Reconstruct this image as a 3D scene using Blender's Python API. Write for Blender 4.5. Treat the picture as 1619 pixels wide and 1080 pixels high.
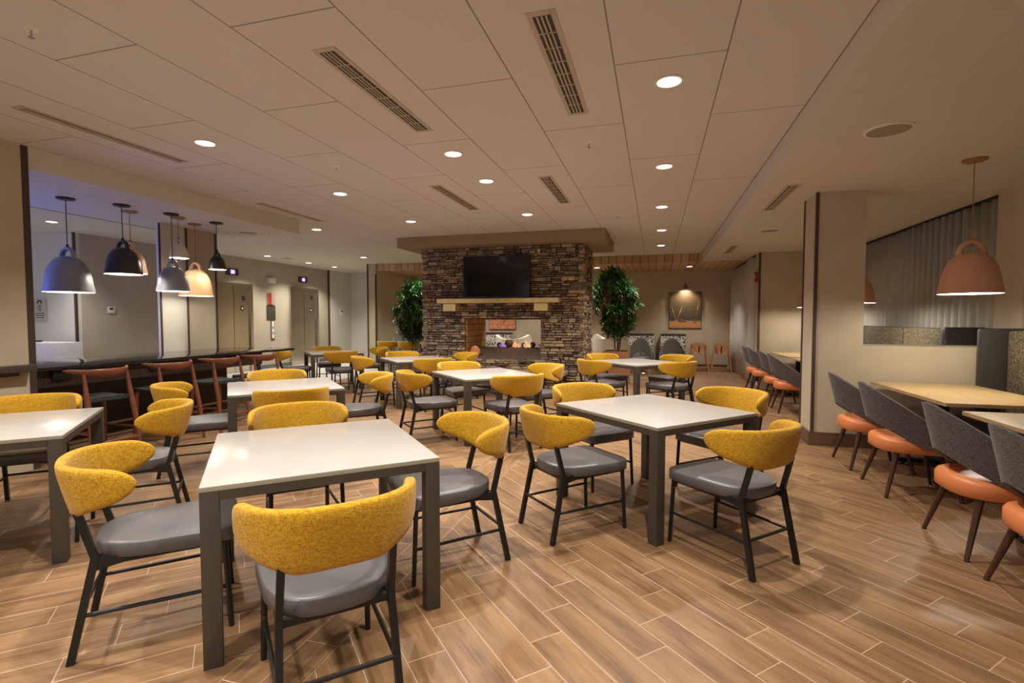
import bpy, bmesh, math, random
from math import sin, cos, pi, radians as R, sqrt
from mathutils import Vector, Matrix
random.seed(7)
for o in list(bpy.data.objects): bpy.data.objects.remove(o)
SC = bpy.context.scene
COL = SC.collection
# ------------------------------------------------------------------ camera, world, exposure
cam = bpy.data.cameras.new('camera'); cam.sensor_width = 36; cam.lens = 797.0/1619*36
cam.clip_start = .05; cam.clip_end = 100
co = bpy.data.objects.new('camera', cam); COL.objects.link(co)
CH = 1.42
co.location = (0, 0, CH); co.rotation_euler = (R(90-2.5), 0, math.atan(226.5/797))
SC.camera = co
w = bpy.data.worlds.new('world'); SC.world = w; w.use_nodes = True
w.node_tree.nodes['Background'].inputs[0].default_value = (1.0, .97, .93, 1)
w.node_tree.nodes['Background'].inputs[1].default_value = .62
SC.view_settings.view_transform = 'Standard'; SC.view_settings.look = 'None'
SC.view_settings.gamma = 1; SC.view_settings.use_curve_mapping = False
SC.view_settings.exposure = -0.2
DL_W = 235; WARM = (1.0, .94, .86)
PEND_W = 7

# ------------------------------------------------------------------ helpers
def srgb(r, g, b):
    f = lambda c: ((c/255+.055)/1.055)**2.4 if c > 10 else c/255/12.92
    return (f(r), f(g), f(b), 1)
def newmat(name):
    m = bpy.data.materials.new(name); m.use_nodes = True
    nt = m.node_tree; return m, nt, nt.nodes['Principled BSDF']
def setp(b, col=None, rough=.5, metal=0, spec=None, coat=None, sheen=None):
    if col: b.inputs['Base Color'].default_value = col
    b.inputs['Roughness'].default_value = rough; b.inputs['Metallic'].default_value = metal
    if spec is not None: b.inputs['Specular IOR Level'].default_value = spec
    if coat is not None: b.inputs['Coat Weight'].default_value = coat
    if sheen is not None: b.inputs['Sheen Weight'].default_value = sheen
def N(nt, t, **kw):
    n = nt.nodes.new(t)
    for k, v in kw.items(): setattr(n, k, v)
    return n
def L(nt, a, b): nt.links.new(a, b)
def mth(nt, op, a, b=None, c=None):
    n = N(nt, 'ShaderNodeMath', operation=op)
    for i, v in enumerate((a, b, c)):
        if v is None: continue
        if isinstance(v, (int, float)): n.inputs[i].default_value = v
        else: L(nt, v, n.inputs[i])
    return n.outputs[0]
def ramp(nt, fac, stops):
    n = N(nt, 'ShaderNodeValToRGB'); e = n.color_ramp.elements
    while len(e) < len(stops): e.new(.5)
    for x, (p, c) in zip(e, stops): x.position = p; x.color = c
    L(nt, fac, n.inputs[0]); return n.outputs[0]
def noise(nt, scale, vec=None, detail=3, rough=.5):
    n = N(nt, 'ShaderNodeTexNoise'); n.inputs['Scale'].default_value = scale
    n.inputs['Detail'].default_value = detail; n.inputs['Roughness'].default_value = rough
    if vec: L(nt, vec, n.inputs['Vector'])
    return n.outputs['Fac']
def objco(nt, scale=None):
    t = N(nt, 'ShaderNodeTexCoord').outputs['Object']
    if scale:
        m = N(nt, 'ShaderNodeMapping'); m.inputs['Scale'].default_value = scale; L(nt, t, m.inputs[0]); return m.outputs[0]
    return t
def bump(nt, b, h, strength=.3, dist=.01):
    n = N(nt, 'ShaderNodeBump'); n.inputs['Strength'].default_value = strength; n.inputs['Distance'].default_value = dist
    L(nt, h, n.inputs['Height']); L(nt, n.outputs[0], b.inputs['Normal'])
def plain(name, col, rough=.5, metal=0, var=.06, scale=8, bmp=0, **kw):
    m, nt, b = newmat(name); setp(b, col, rough, metal, **kw)
    f = noise(nt, scale, objco(nt))
    a = tuple(c*(1-var) for c in col[:3])+(1,); z = tuple(min(1, c*(1+var)) for c in col[:3])+(1,)
    L(nt, ramp(nt, f, [(.3, a), (.7, z)]), b.inputs['Base Color'])
    if bmp: bump(nt, b, noise(nt, scale*12, objco(nt)), bmp, .004)
    return m
def emit(name, col, s):
    m, nt, b = newmat(name); b.inputs['Emission Color'].default_value = col; b.inputs['Emission Strength'].default_value = s
    b.inputs['Base Color'].default_value = col; return m

def fabric(name, c1, c2, scale=260, rough=.9):
    m, nt, b = newmat(name); setp(b, None, rough, spec=.2, sheen=.15)
    v = objco(nt)
    na = noise(nt, scale, objco(nt, (1, 1, .18)), 2, .6); nb = noise(nt, scale, objco(nt, (.18, .18, 1)), 2, .6)
    f = mth(nt, 'MULTIPLY', mth(nt, 'ADD', na, nb), .5)
    L(nt, ramp(nt, f, [(.38, c1), (.6, c2)]), b.inputs['Base Color']); bump(nt, b, f, .5, .003)
    return m
def wood(name, c1, c2, axis=0, scale=6, rough=.45, stretch=10):
    m, nt, b = newmat(name); setp(b, None, rough)
    s = [stretch]*3; s[axis] = 1
    f = noise(nt, scale, objco(nt, tuple(s)), 4, .6)
    L(nt, ramp(nt, f, [(.3, c1), (.7, c2)]), b.inputs['Base Color'])
    return m

M = {}
M['wall'] = plain('wall_covering_beige', srgb(190, 176, 150), .85, var=.05, scale=3, bmp=.15)
M['wall2'] = plain('wall_paint_white', srgb(206, 202, 192), .8, var=.03)
M['lobbywall'] = plain('wall_covering_taupe', srgb(176, 166, 146), .85, var=.05, scale=2)
M['ceil'] = plain('ceiling_paint', srgb(208, 202, 190), .9, var=.02)
M['trim'] = plain('dark_bronze_trim', srgb(70, 54, 44), .5)
M['base'] = wood('baseboard_wood', srgb(84, 62, 46), srgb(112, 82, 60), 0, 5)
M['soffit'] = plain('taupe_soffit_paint', srgb(152, 130, 98), .85)
M['yellow'] = fabric('mustard_tweed', srgb(160, 112, 14), srgb(216, 168, 44), 330)
M['vinyl'] = plain('slate_grey_vinyl', srgb(96, 93, 94), .36, var=.05, scale=30, bmp=.1)
M['blackmetal'] = plain('satin_black_metal', srgb(36, 34, 33), .42, .3)
M['bronze'] = plain('dark_bronze_metal', srgb(78, 70, 60), .5, .3)
M['table'] = plain('pale_grey_laminate', srgb(188, 182, 175), .19, var=.03, scale=4)
M['tedge'] = plain('laminate_edge', srgb(158, 150, 132), .5)
M['granite'] = plain('black_granite', srgb(30, 30, 32), .06, var=.4, scale=90, spec=.8)
M['barwood'] = wood('espresso_wood', srgb(44, 30, 24), srgb(66, 46, 36), 2, 5)
M['black'] = plain('matt_black', srgb(18, 18, 19), .5)
M['redwood'] = wood('cherry_wood', srgb(96, 54, 38), srgb(138, 80, 56), 0, 9, .35)
M['cord_seat'] = plain('black_woven_cord', srgb(30, 34, 32), .6, var=.5, scale=60, bmp=.6)
M['charcoal'] = fabric('charcoal_tweed', srgb(66, 58, 56), srgb(110, 102, 98), 300)
M['orange'] = plain('orange_vinyl', srgb(222, 134, 80), .4, var=.05)
M['darkleg'] = wood('walnut_leg', srgb(56, 34, 26), srgb(84, 52, 40), 2, 8, .35)
M['lightwood'] = wood('oak_table_top', srgb(176, 146, 100), srgb(206, 178, 128), 1, 5, .4)
M['planter'] = wood('planter_oak', srgb(160, 112, 74), srgb(188, 138, 96), 0, 4, .5)
M['highchair'] = wood('beech_wood', srgb(190, 136, 96), srgb(214, 162, 120), 2, 5, .4)
M['mantel'] = plain('cast_stone', srgb(196, 170, 116), .8, var=.1, scale=14, bmp=.4)
M['slab'] = plain('hearth_slab', srgb(132, 114, 90), .8, var=.18, scale=12, bmp=.5)
M['screen'] = plain('television_screen', srgb(8, 9, 11), .1, var=.1)
M['white'] = plain('white_plastic', srgb(222, 220, 214), .5)
M['creamlamp'] = plain('cream_enamel', srgb(214, 205, 188), .4)
M['sandlamp'] = plain('sand_enamel', srgb(222, 176, 130), .45)
M['peachlamp'] = plain('peach_enamel', srgb(212, 160, 128), .5)
M['greylamp'] = plain('grey_enamel', srgb(138, 142, 150), .4)
M['blacklamp'] = plain('black_enamel', srgb(46, 46, 42), .35)
M['lampwhite'] = plain('white_enamel_inside', srgb(250, 246, 236), .5)
M['cord'] = plain('dark_cord', srgb(40, 32, 28), .7)
M['goldcord'] = plain('gold_cord', srgb(150, 110, 60), .6)
M['lens'] = emit('downlight_lens', (1, .93, .82, 1), 9)
M['bulb'] = emit('lamp_bulb', (1, .86, .66, 1), 28)
M['ring'] = plain('white_trim_ring', srgb(226, 220, 208), .4)
M['vent'] = plain('vent_slot', srgb(60, 52, 44), .7)
M['ventframe'] = plain('vent_frame', srgb(186, 172, 152), .6)
M['speaker'] = plain('speaker_mesh', srgb(160, 148, 128), .8)
M['steel'] = plain('brushed_steel', srgb(206, 196, 180), .22, 1, var=.08, scale=2)
M['curtain'] = plain('grey_curtain', srgb(170, 166, 154), .85, var=.12, scale=3)
M['curtain2'] = plain('silver_curtain', srgb(206, 202, 194), .8, var=.08, scale=3)
M['nightglass'] = plain('night_window_glass', srgb(16, 18, 20), .08)
M['boothvinyl'] = plain('dark_booth_vinyl', srgb(56, 50, 44), .4)
M['whitevinyl'] = plain('white_upholstery', srgb(226, 218, 200), .5)
M['bluegrey'] = fabric('blue_grey_fabric', srgb(96, 110, 118), srgb(134, 148, 154), 200)
M['darkgreyshell'] = fabric('taupe_grey_shell', srgb(76, 72, 64), srgb(108, 102, 92), 300)
M['red'] = plain('red_plastic', srgb(176, 40, 34), .4)
M['brass'] = plain('brass', srgb(180, 140, 70), .3, 1)
M['stem'] = plain('plant_stem', srgb(126, 100, 70), .8, var=.2)
M['soil'] = plain('moss_soil', srgb(86, 84, 52), .95, var=.4, scale=40)
M['blueled'] = emit('blue_indicator', (.25, .2, 1, 1), 4)
M['teal'] = plain('teal_baseboard', srgb(96, 106, 104), .6)
M['stoneshade'] = plain('fireplace_core', srgb(40, 32, 26), .9)
M['ember'] = plain('lava_rock', srgb(96, 80, 68), .9, var=.5, scale=70, bmp=.8)
M['ball'] = plain('ceramic_fire_ball', srgb(92, 78, 66), .8, var=.3, scale=20)
M['purple'] = emit('violet_burner_glow', (.30, .18, .9, 1), 1.1)
def leafmat():
    m, nt, b = newmat('glossy_leaf'); setp(b, None, .45)
    g = N(nt, 'ShaderNodeNewGeometry')
    L(nt, ramp(nt, g.outputs['Random Per Island'], [(0, srgb(28, 66, 34)), (.6, srgb(52, 104, 50)), (1, srgb(100, 150, 72))]), b.inputs['Base Color'])
    return m
M['leaf'] = leafmat()
def stonemat():
    m, nt, b = newmat('stacked_ledge_stone'); setp(b, None, .9, spec=.2)
    g = N(nt, 'ShaderNodeNewGeometry')
    c = ramp(nt, g.outputs['Random Per Island'], [(0, srgb(108, 94, 84)), (.3, srgb(138, 120, 104)), (.6, srgb(160, 140, 118)), (.88, srgb(182, 162, 134)), (1, srgb(210, 186, 140))])
    f = ramp(nt, noise(nt, 30, objco(nt, (1, 1, 2.2)), 5, .7), [(.32, (.42, .40, .38, 1)), (.62, (1.2, 1.16, 1.1, 1))])
    x = N(nt, 'ShaderNodeMix', data_type='RGBA', blend_type='MULTIPLY'); x.inputs[0].default_value = 1
    L(nt, c, x.inputs[6]); L(nt, f, x.inputs[7]); L(nt, x.outputs[2], b.inputs['Base Color'])
    bump(nt, b, noise(nt, 45, objco(nt), 5, .7), 1, .012)
    return m
M['stone'] = stonemat()
def blockmat(name, ca, cb, cm, bw, bh, mort=.006, axes=(1, 2), offset=.5):
    m, nt, b = newmat(name); setp(b, None, .85)
    s = N(nt, 'ShaderNodeSeparateXYZ'); L(nt, objco(nt), s.inputs[0])
    c = N(nt, 'ShaderNodeCombineXYZ'); L(nt, s.outputs[axes[0]], c.inputs[0]); L(nt, s.outputs[axes[1]], c.inputs[1])
    t = N(nt, 'ShaderNodeTexBrick'); t.offset = offset; L(nt, c.outputs[0], t.inputs[0])
    t.inputs['Color1'].default_value = ca; t.inputs['Color2'].default_value = cb; t.inputs['Mortar'].default_value = cm
    t.inputs['Scale'].default_value = 1; t.inputs['Mortar Size'].default_value = mort
    t.inputs['Brick Width'].default_value = bw; t.inputs['Row Height'].default_value = bh
    L(nt, t.outputs[0], b.inputs['Base Color']); return m
M['firebrick'] = blockmat('fire_brick', srgb(160, 118, 66), srgb(178, 134, 80), srgb(92, 64, 36), .2, .12)
M['lobbyfloor'] = blockmat('lobby_floor_tile', srgb(176, 172, 164), srgb(188, 182, 172), srgb(140, 136, 128), .6, .6, axes=(0, 1))
M['bacpat'] = None

def planks(name, mirror, ang, wdt, lng, shift, v0, uend, tint=1.0):
    """wood-look porcelain planks; u along the plank, v across"""
    m, nt, b = newmat(name); setp(b, None, .42, spec=.4)
    s = N(nt, 'ShaderNodeSeparateXYZ'); L(nt, objco(nt), s.inputs[0])
    x = mth(nt, 'MULTIPLY', s.outputs[0], -1.0 if mirror else 1.0); y = s.outputs[1]
    ca, sa = cos(ang), sin(ang)
    u = mth(nt, 'ADD', mth(nt, 'MULTIPLY', x, ca), mth(nt, 'MULTIPLY', y, sa))
    v = mth(nt, 'ADD', mth(nt, 'MULTIPLY', x, -sa), mth(nt, 'MULTIPLY', y, ca))
    vv = mth(nt, 'DIVIDE', mth(nt, 'SUBTRACT', v, v0), wdt)
    row = mth(nt, 'FLOOR', vv); fv = mth(nt, 'MULTIPLY', mth(nt, 'FRACT', vv), wdt)
    uu = mth(nt, 'DIVIDE', mth(nt, 'SUBTRACT', mth(nt, 'ADD', u, mth(nt, 'MULTIPLY', row, shift)), uend), lng)
    colm = mth(nt, 'FLOOR', uu); fu = mth(nt, 'MULTIPLY', mth(nt, 'FRACT', uu), lng)
    d = mth(nt, 'MINIMUM', mth(nt, 'MINIMUM', fu, mth(nt, 'SUBTRACT', lng, fu)), mth(nt, 'MINIMUM', fv, mth(nt, 'SUBTRACT', wdt, fv)))
    c = N(nt, 'ShaderNodeCombineXYZ'); L(nt, row, c.inputs[0]); L(nt, colm, c.inputs[1])
    wn = N(nt, 'ShaderNodeTexWhiteNoise', noise_dimensions='2D'); L(nt, c.outputs[0], wn.inputs[0]); rnd = wn.outputs[0]
    g = N(nt, 'ShaderNodeCombineXYZ'); L(nt, mth(nt, 'ADD', mth(nt, 'MULTIPLY', u, 1.6), mth(nt, 'MULTIPLY', rnd, 37)), g.inputs[0]); L(nt, mth(nt, 'MULTIPLY', v, 13), g.inputs[1]); L(nt, mth(nt, 'MULTIPLY', rnd, 11), g.inputs[2])
    gn = noise(nt, 1.0, g.outputs[0], 6, .62)
    g2 = N(nt, 'ShaderNodeCombineXYZ'); L(nt, mth(nt, 'ADD', mth(nt, 'MULTIPLY', u, 5), mth(nt, 'MULTIPLY', rnd, 91)), g2.inputs[0]); L(nt, mth(nt, 'MULTIPLY', v, 90), g2.inputs[1])
    fine = noise(nt, 1.0, g2.outputs[0], 3, .6)
    f = mth(nt, 'ADD', mth(nt, 'ADD', mth(nt, 'MULTIPLY', gn, .72), mth(nt, 'MULTIPLY', rnd, .08)), mth(nt, 'MULTIPLY', fine, .34))
    t = lambda *k: srgb(*[q*tint for q in k])
    colr = ramp(nt, f, [(.34, t(86, 62, 42)), (.47, t(114, 85, 58)), (.6, t(138, 105, 72)), (.78, t(160, 126, 90))])
    mix = N(nt, 'ShaderNodeMix', data_type='RGBA'); L(nt, mth(nt, 'LESS_THAN', d, .0022), mix.inputs[0])
    L(nt, colr, mix.inputs[6]); mix.inputs[7].default_value = srgb(186, 160, 134)
    L(nt, mix.outputs[2], b.inputs['Base Color'])
    L(nt, mth(nt, 'ADD', mth(nt, 'MULTIPLY', fine, .2), .34), b.inputs['Roughness'])
    bump(nt, b, mth(nt, 'MINIMUM', d, .003), .4, 1.0)
    return m
r2 = sqrt(.5)
M['plankR'] = planks('wood_tile_right', False, -pi/4, .170, .646, .170, .098, -1.47)
M['plankL'] = planks('wood_tile_left', True, -pi/4, .170, .646, .170, .165, 3.668)
M['plankB'] = planks('wood_tile_border', False, pi/2, .16, .646, .3, 1.31, .55)
M['plankF'] = planks('wood_tile_booths', False, pi/2, .17, .646, .22, -1.77, .2)

def ceiltile():
    m, nt, b = newmat('acoustic_ceiling_tile'); setp(b, None, .92, spec=.1)
    s = N(nt, 'ShaderNodeSeparateXYZ'); L(nt, objco(nt), s.inputs[0])
    xx = mth(nt, 'DIVIDE', mth(nt, 'ADD', s.outputs[0], .27), .668)
    row = mth(nt, 'FLOOR', xx); fx = mth(nt, 'MULTIPLY', mth(nt, 'FRACT', xx), .668)
    yy = mth(nt, 'DIVIDE', mth(nt, 'ADD', mth(nt, 'SUBTRACT', s.outputs[1], 3.32), mth(nt, 'MULTIPLY', row, .98)), 1.97)
    fy = mth(nt, 'MULTIPLY', mth(nt, 'FRACT', yy), 1.97)
    d = mth(nt, 'MINIMUM', mth(nt, 'MINIMUM', fx, mth(nt, 'SUBTRACT', .668, fx)), mth(nt, 'MINIMUM', fy, mth(nt, 'SUBTRACT', 1.97, fy)))
    mix = N(nt, 'ShaderNodeMix', data_type='RGBA'); L(nt, mth(nt, 'LESS_THAN', d, .0045), mix.inputs[0])
    mix.inputs[6].default_value = srgb(212, 204, 198); mix.inputs[7].default_value = srgb(140, 130, 120)
    L(nt, mix.outputs[2], b.inputs['Base Color']); return m
M['tile'] = ceiltile()
def slatwood():
    m, nt, b = newmat('slatted_wood_ceiling'); setp(b, None, .6)
    s = N(nt, 'ShaderNodeSeparateXYZ'); L(nt, objco(nt), s.inputs[0])
    xx = mth(nt, 'DIVIDE', s.outputs[0], .195); row = mth(nt, 'FLOOR', xx); fx = mth(nt, 'FRACT', xx)
    wn = N(nt, 'ShaderNodeTexWhiteNoise', noise_dimensions='1D'); L(nt, row, wn.inputs[1])
    gn = noise(nt, 3, objco(nt, (9, 1, 9)), 4)
    f = mth(nt, 'ADD', mth(nt, 'MULTIPLY', wn.outputs[0], .5), mth(nt, 'MULTIPLY', gn, .5))
    c = ramp(nt, f, [(.25, srgb(178, 142, 104)), (.75, srgb(206, 172, 132))])
    mix = N(nt, 'ShaderNodeMix', data_type='RGBA'); L(nt, mth(nt, 'LESS_THAN', fx, .07), mix.inputs[0])
    L(nt, c, mix.inputs[6]); mix.inputs[7].default_value = srgb(52, 30, 20)
    L(nt, mix.outputs[2], b.inputs['Base Color']); return m
M['slat'] = slatwood()
def speckle(name, ca, cb, scale, thr=.5):
    m, nt, b = newmat(name); setp(b, None, .8)
    v = N(nt, 'ShaderNodeTexVoronoi'); v.inputs['Scale'].default_value = scale; L(nt, objco(nt, (1, 1, .7)), v.inputs['Vector'])
    L(nt, ramp(nt, v.outputs['Distance'], [(thr-.06, ca), (thr+.06, cb)]), b.inputs['Base Color']); return m
M['boothpat'] = speckle('patterned_booth_fabric', srgb(132, 120, 92), srgb(88, 78, 60), 60, .45)
M['banqpat'] = speckle('black_white_patterned_fabric', srgb(60, 56, 54), srgb(214, 206, 192), 22, .4)

class MB:
    """collects shapes into one mesh"""
    def __init__(s): s.bm = bmesh.new(); s.mi = 0
    def _fin(s, fs):
        for f in fs: f.material_index = s.mi
    def box(s, x0, x1, y0, y1, z0, z1, bev=0, mat=None):
        bm = s.bm
        vs = [bm.verts.new((x, y, z)) for x in (x0, x1) for y in (y0, y1) for z in (z0, z1)]
        ix = [(0, 1, 3, 2), (4, 6, 7, 5), (0, 4, 5, 1), (2, 3, 7, 6), (0, 2, 6, 4), (1, 5, 7, 3)]
        fs = [bm.faces.new([vs[i] for i in q]) for q in ix]
        if mat is not None: bmesh.ops.transform(bm, matrix=mat, verts=vs)
        s._fin(fs)
        if bev:
            es = list({e for f in fs for e in f.edges})
            r = bmesh.ops.bevel(bm, geom=es, offset=bev, segments=2, affect='EDGES', profile=.6)
            s._fin(r['faces'])
        return s
    def bar(s, a, b, w, h=None, up=(0, 0, 1), w2=None):
        """rectangular bar from a to b; w2 gives taper"""
        h = h or w; a = Vector(a); b = Vector(b); d = (b-a).normalized(); u = Vector(up)
        if abs(d.dot(u)) > .95: u = Vector((0, 1, 0))
        x = d.cross(u).normalized(); y = x.cross(d).normalized()
        k = (w2/w) if w2 else 1
        vs = []
        for p, q in ((a, 1), (b, k)):
            vs.append([s.bm.verts.new(p+x*(sx*w/2*q)+y*(sy*h/2*q)) for sx, sy in ((-1, -1), (1, -1), (1, 1), (-1, 1))])
        fs = [s.bm.faces.new(vs[0][::-1]), s.bm.faces.new(vs[1])]
        for i in range(4): fs.append(s.bm.faces.new((vs[0][i], vs[0][(i+1) % 4], vs[1][(i+1) % 4], vs[1][i])))
        s._fin(fs); return s
    def tube(s, pts, rad, n=10, flat=1.0, up=(0, 0, 1)):
        pts = [Vector(p) for p in pts]
        rads = rad if isinstance(rad, (list, tuple)) else [rad]*len(pts)
        rings = []
        for i, p in enumerate(pts):
            d = (pts[min(i+1, len(pts)-1)]-pts[max(i-1, 0)]).normalized(); u = Vector(up)
            if abs(d.dot(u)) > .95: u = Vector((0, 1, 0))
            x = d.cross(u).normalized(); y = x.cross(d).normalized()
            rings.append([s.bm.verts.new(p+x*cos(2*pi*k/n)*rads[i]+y*sin(2*pi*k/n)*rads[i]*flat) for k in range(n)])
        fs = [s.bm.faces.new(rings[0][::-1]), s.bm.faces.new(rings[-1])]
        for a, b in zip(rings, rings[1:]):
            for k in range(n): fs.append(s.bm.faces.new((a[k], a[(k+1) % n], b[(k+1) % n], b[k])))
        s._fin(fs); return s
    def lathe(s, prof, c=(0, 0, 0), n=32):
        rings = []
        for r, z in prof:
            if r < 1e-5: rings.append([s.bm.verts.new((c[0], c[1], c[2]+z))])
            else: rings.append([s.bm.verts.new((c[0]+r*cos(2*pi*k/n), c[1]+r*sin(2*pi*k/n), c[2]+z)) for k in range(n)])
        fs = []
        for a, b in zip(rings, rings[1:]):
            if len(a) == 1 and len(b) == 1: continue
            for k in range(n):
                q = [a[k % len(a)], a[(k+1) % len(a)], b[(k+1) % len(b)], b[k % len(b)]]
                u = []
                for v in q:
                    if v not in u: u.append(v)
                if len(u) > 2: fs.append(s.bm.faces.new(u))
        s._fin(fs); return s
    def rings(s, rr, closed=False, cap=True):
        R_ = [[s.bm.verts.new(p) for p in r] for r in rr]; n = len(R_[0]); fs = []
        pr = list(zip(R_, R_[1:]))+([(R_[-1], R_[0])] if closed else [])
        for a, b in pr:
            for k in range(n): fs.append(s.bm.faces.new((a[k], a[(k+1) % n], b[(k+1) % n], b[k])))
        if cap and not closed: fs += [s.bm.faces.new(R_[0][::-1]), s.bm.faces.new(R_[-1])]
        s._fin(fs); return s
    def sphere(s, c, r, sc=(1, 1, 1), sub=2):
        q = bmesh.ops.create_icosphere(s.bm, subdivisions=sub, radius=r)
        for v in q['verts']: v.co = Vector((v.co.x*sc[0]+c[0], v.co.y*sc[1]+c[1], v.co.z*sc[2]+c[2]))
        return s
    def build(s, name, mat, parent=None, smooth=True, ang=35, sub=0):
        bmesh.ops.recalc_face_normals(s.bm, faces=s.bm.faces)
        me = bpy.data.meshes.new(name); s.bm.to_mesh(me); s.bm.free()
        for m in (mat if isinstance(mat, (list, tuple)) else [mat]): me.materials.append(m)
        if smooth:
            me.shade_smooth(); me.set_sharp_from_angle(angle=R(ang))
        o = bpy.data.objects.new(name, me); COL.objects.link(o)
        if parent: o.parent = parent
        if sub:
            md = o.modifiers.new('sub', 'SUBSURF'); md.levels = sub; md.render_levels = sub
        return o
def tag(o, label=None, cat=None, group=None, kind=None):
    if label: o['label'] = label
    if cat: o['category'] = cat
    if group: o['group'] = group
    if kind: o['kind'] = kind
    return o
def thing(name, label, cat, loc=(0, 0, 0), rz=0, group=None):
    o = bpy.data.objects.new(name, None); o.empty_display_size = .1; COL.objects.link(o)
    o.location = loc; o.rotation_euler = (0, 0, rz); return tag(o, label, cat, group)
def kids(o): return [c for c in bpy.data.objects if c.parent == o]
KCACHE = {}
def copy_tree(o, loc, rz, label, group=None, scale=None):
    c = o.copy(); COL.objects.link(c); c.location = loc; c.rotation_euler = (0, 0, rz); c['label'] = label
    if group: c['group'] = group
    if scale: c.scale = (scale,)*3
    for ch in kids(o):
        k = ch.copy(); COL.objects.link(k); k.parent = c
        for g in kids(ch):
            q = g.copy(); COL.objects.link(q); q.parent = k
    return c
def struct(name, mb, mat, parent=None, **kw):
    o = mb.build(name, mat, parent, **kw)
    o['kind'] = 'structure'; return o
def sbox(name, a, mat, bev=0):
    return struct(name, MB().box(*a, bev=bev), mat, smooth=False)
def light(kind, name, loc, power, col=WARM, parent=None, size=.05, spot=None, blend=.5, rot=None):
    l = bpy.data.lights.new(name, kind); l.energy = power; l.color = col
    if kind in ('POINT', 'SPOT'): l.shadow_soft_size = size
    if kind == 'SPOT': l.spot_size = spot; l.spot_blend = blend
    if kind == 'AREA': l.size = size
    o = bpy.data.objects.new(name, l); COL.objects.link(o); o.location = loc
    if rot: o.rotation_euler = rot
    if parent: o.parent = parent
    return o

# ------------------------------------------------------------------ room shell
ZT, ZS, ZL = 3.03, 2.83, 3.10       # tile ceiling, dropped soffits, lobby ceiling
FY = 15.6                            # far wall
def floor():
    mb = MB()
    def q(x0, x1, y0, y1, i):
        f = mb.bm.faces.new([mb.bm.verts.new(p) for p in ((x0, y0, 0), (x1, y0, 0), (x1, y1, 0), (x0, y1, 0))]); f.material_index = i
    q(-7.2, -1.63, -3, FY, 0); q(-1.63, -1.31, -3, FY, 1); q(-1.31, 1.77, -3, FY, 2); q(1.77, 4.2, -3, FY, 3)
    q(-14, -7.2, -3, 18, 4); q(-7.2, 4.2, FY, 18, 4)
    o = mb.build('floor', [M['plankL'], M['plankB'], M['plankR'], M['plankF'], M['lobbyfloor']], smooth=False)
    o['kind'] = 'structure'
floor()
sbox('ceiling', (-5.66, 1.07, -3, 13.1, ZT, ZT+.1), M['tile'])
sbox('trim_right_soffit', (1.07, 4.2, -3, 13.1, ZS, ZT+.1), M['ceil'])
sbox('trim_left_soffit', (-7.52, -5.66, -3, 7.1, ZS, ZL+.1), M['ceil'])
sbox('ceiling_left', (-8.25, -5.66, 7.1, 13.1, ZT, ZL+.1), M['ceil'])
sbox('trim_lobby_ceiling', (-14, -7.52, -3, 18, ZL, ZL+.09), M['ceil'])
sbox('trim_soffit_edge', (-7.56, -7.52, 4.3, 7.1, ZS-.004, ZL), M['speaker'])
sbox('trim_wood_ceiling', (-7.9, 2.12, 13.1, FY, ZS, ZT+.1), M['slat'])
sbox('wall_far', (-8.0, 4.2, FY, FY+.1, 0, ZT+.1), M['wall'])
sbox('baseboard_far', (-7.8, 2.0, FY-.02, FY, 0, .12), M['base'])
# left wall beside the bar opening
sbox('wall_left', (-5.9, -5.65, -3, 3.30, 0, ZT), M['wall'])
sbox('trim_left_corner', (-5.90, -5.645, 3.30, 3.355, 0, ZT), M['trim'])
# column / short wall behind the bar
sbox('wall_bar_column', (-7.05, -7.01, 5.73, 6.72, 0, ZS), M['wall2'])
sbox('wall_bar_column_panel', (-7.05, -7.0, 6.18, 6.71, 0, ZS), M['lobbywall'])
for i, y in enumerate((5.735, 6.18, 6.715)): sbox('trim_bar_column_%d' % i, (-7.0, -6.985, y-.012, y+.012, 0, ZS), M['trim'])
# lobby
sbox('wall_lobby', (-11.0, -10.8, 7.2, 14.4, 0, ZL), M['lobbywall'])
sbox('wall_lobby_jog', (-11.0, -10.8, 14.4, 16.0, 0, ZL), M['lobbywall'])
sbox('wall_lobby_end', (-11.0, -7.9, 16.2, 16.3, 0, ZL), M['wall2'])
sbox('wall_lobby_panel', (-11.0, -10.74, 14.95, 16.2, 0, ZL), M['wall2'])
sbox('trim_lobby_panel', (-10.80, -10.73, 14.925, 14.95, 0, ZL), M['trim'])
sbox('wall_lobby_near', (-14, -10.8, 7.1, 7.2, 0, ZL), M['wall2'])
sbox('trim_lobby_corner', (-10.82, -10.785, 7.085, 7.125, 0, ZL), M['trim'])
sbox('baseboard_lobby', (-10.8, -10.78, 7.2, 16.0, 0, .11), M['teal'])
sbox('wall_partition', (-8.08, -7.82, 13.05, 18, 0, ZT), M['wall'])
sbox('trim_partition_left', (-8.10, -8.06, 13.03, 13.07, 0, ZT), M['trim'])
sbox('trim_partition_right', (-7.84, -7.80, 13.03, 13.07, 0, ZS-.1), M['trim'])
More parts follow.
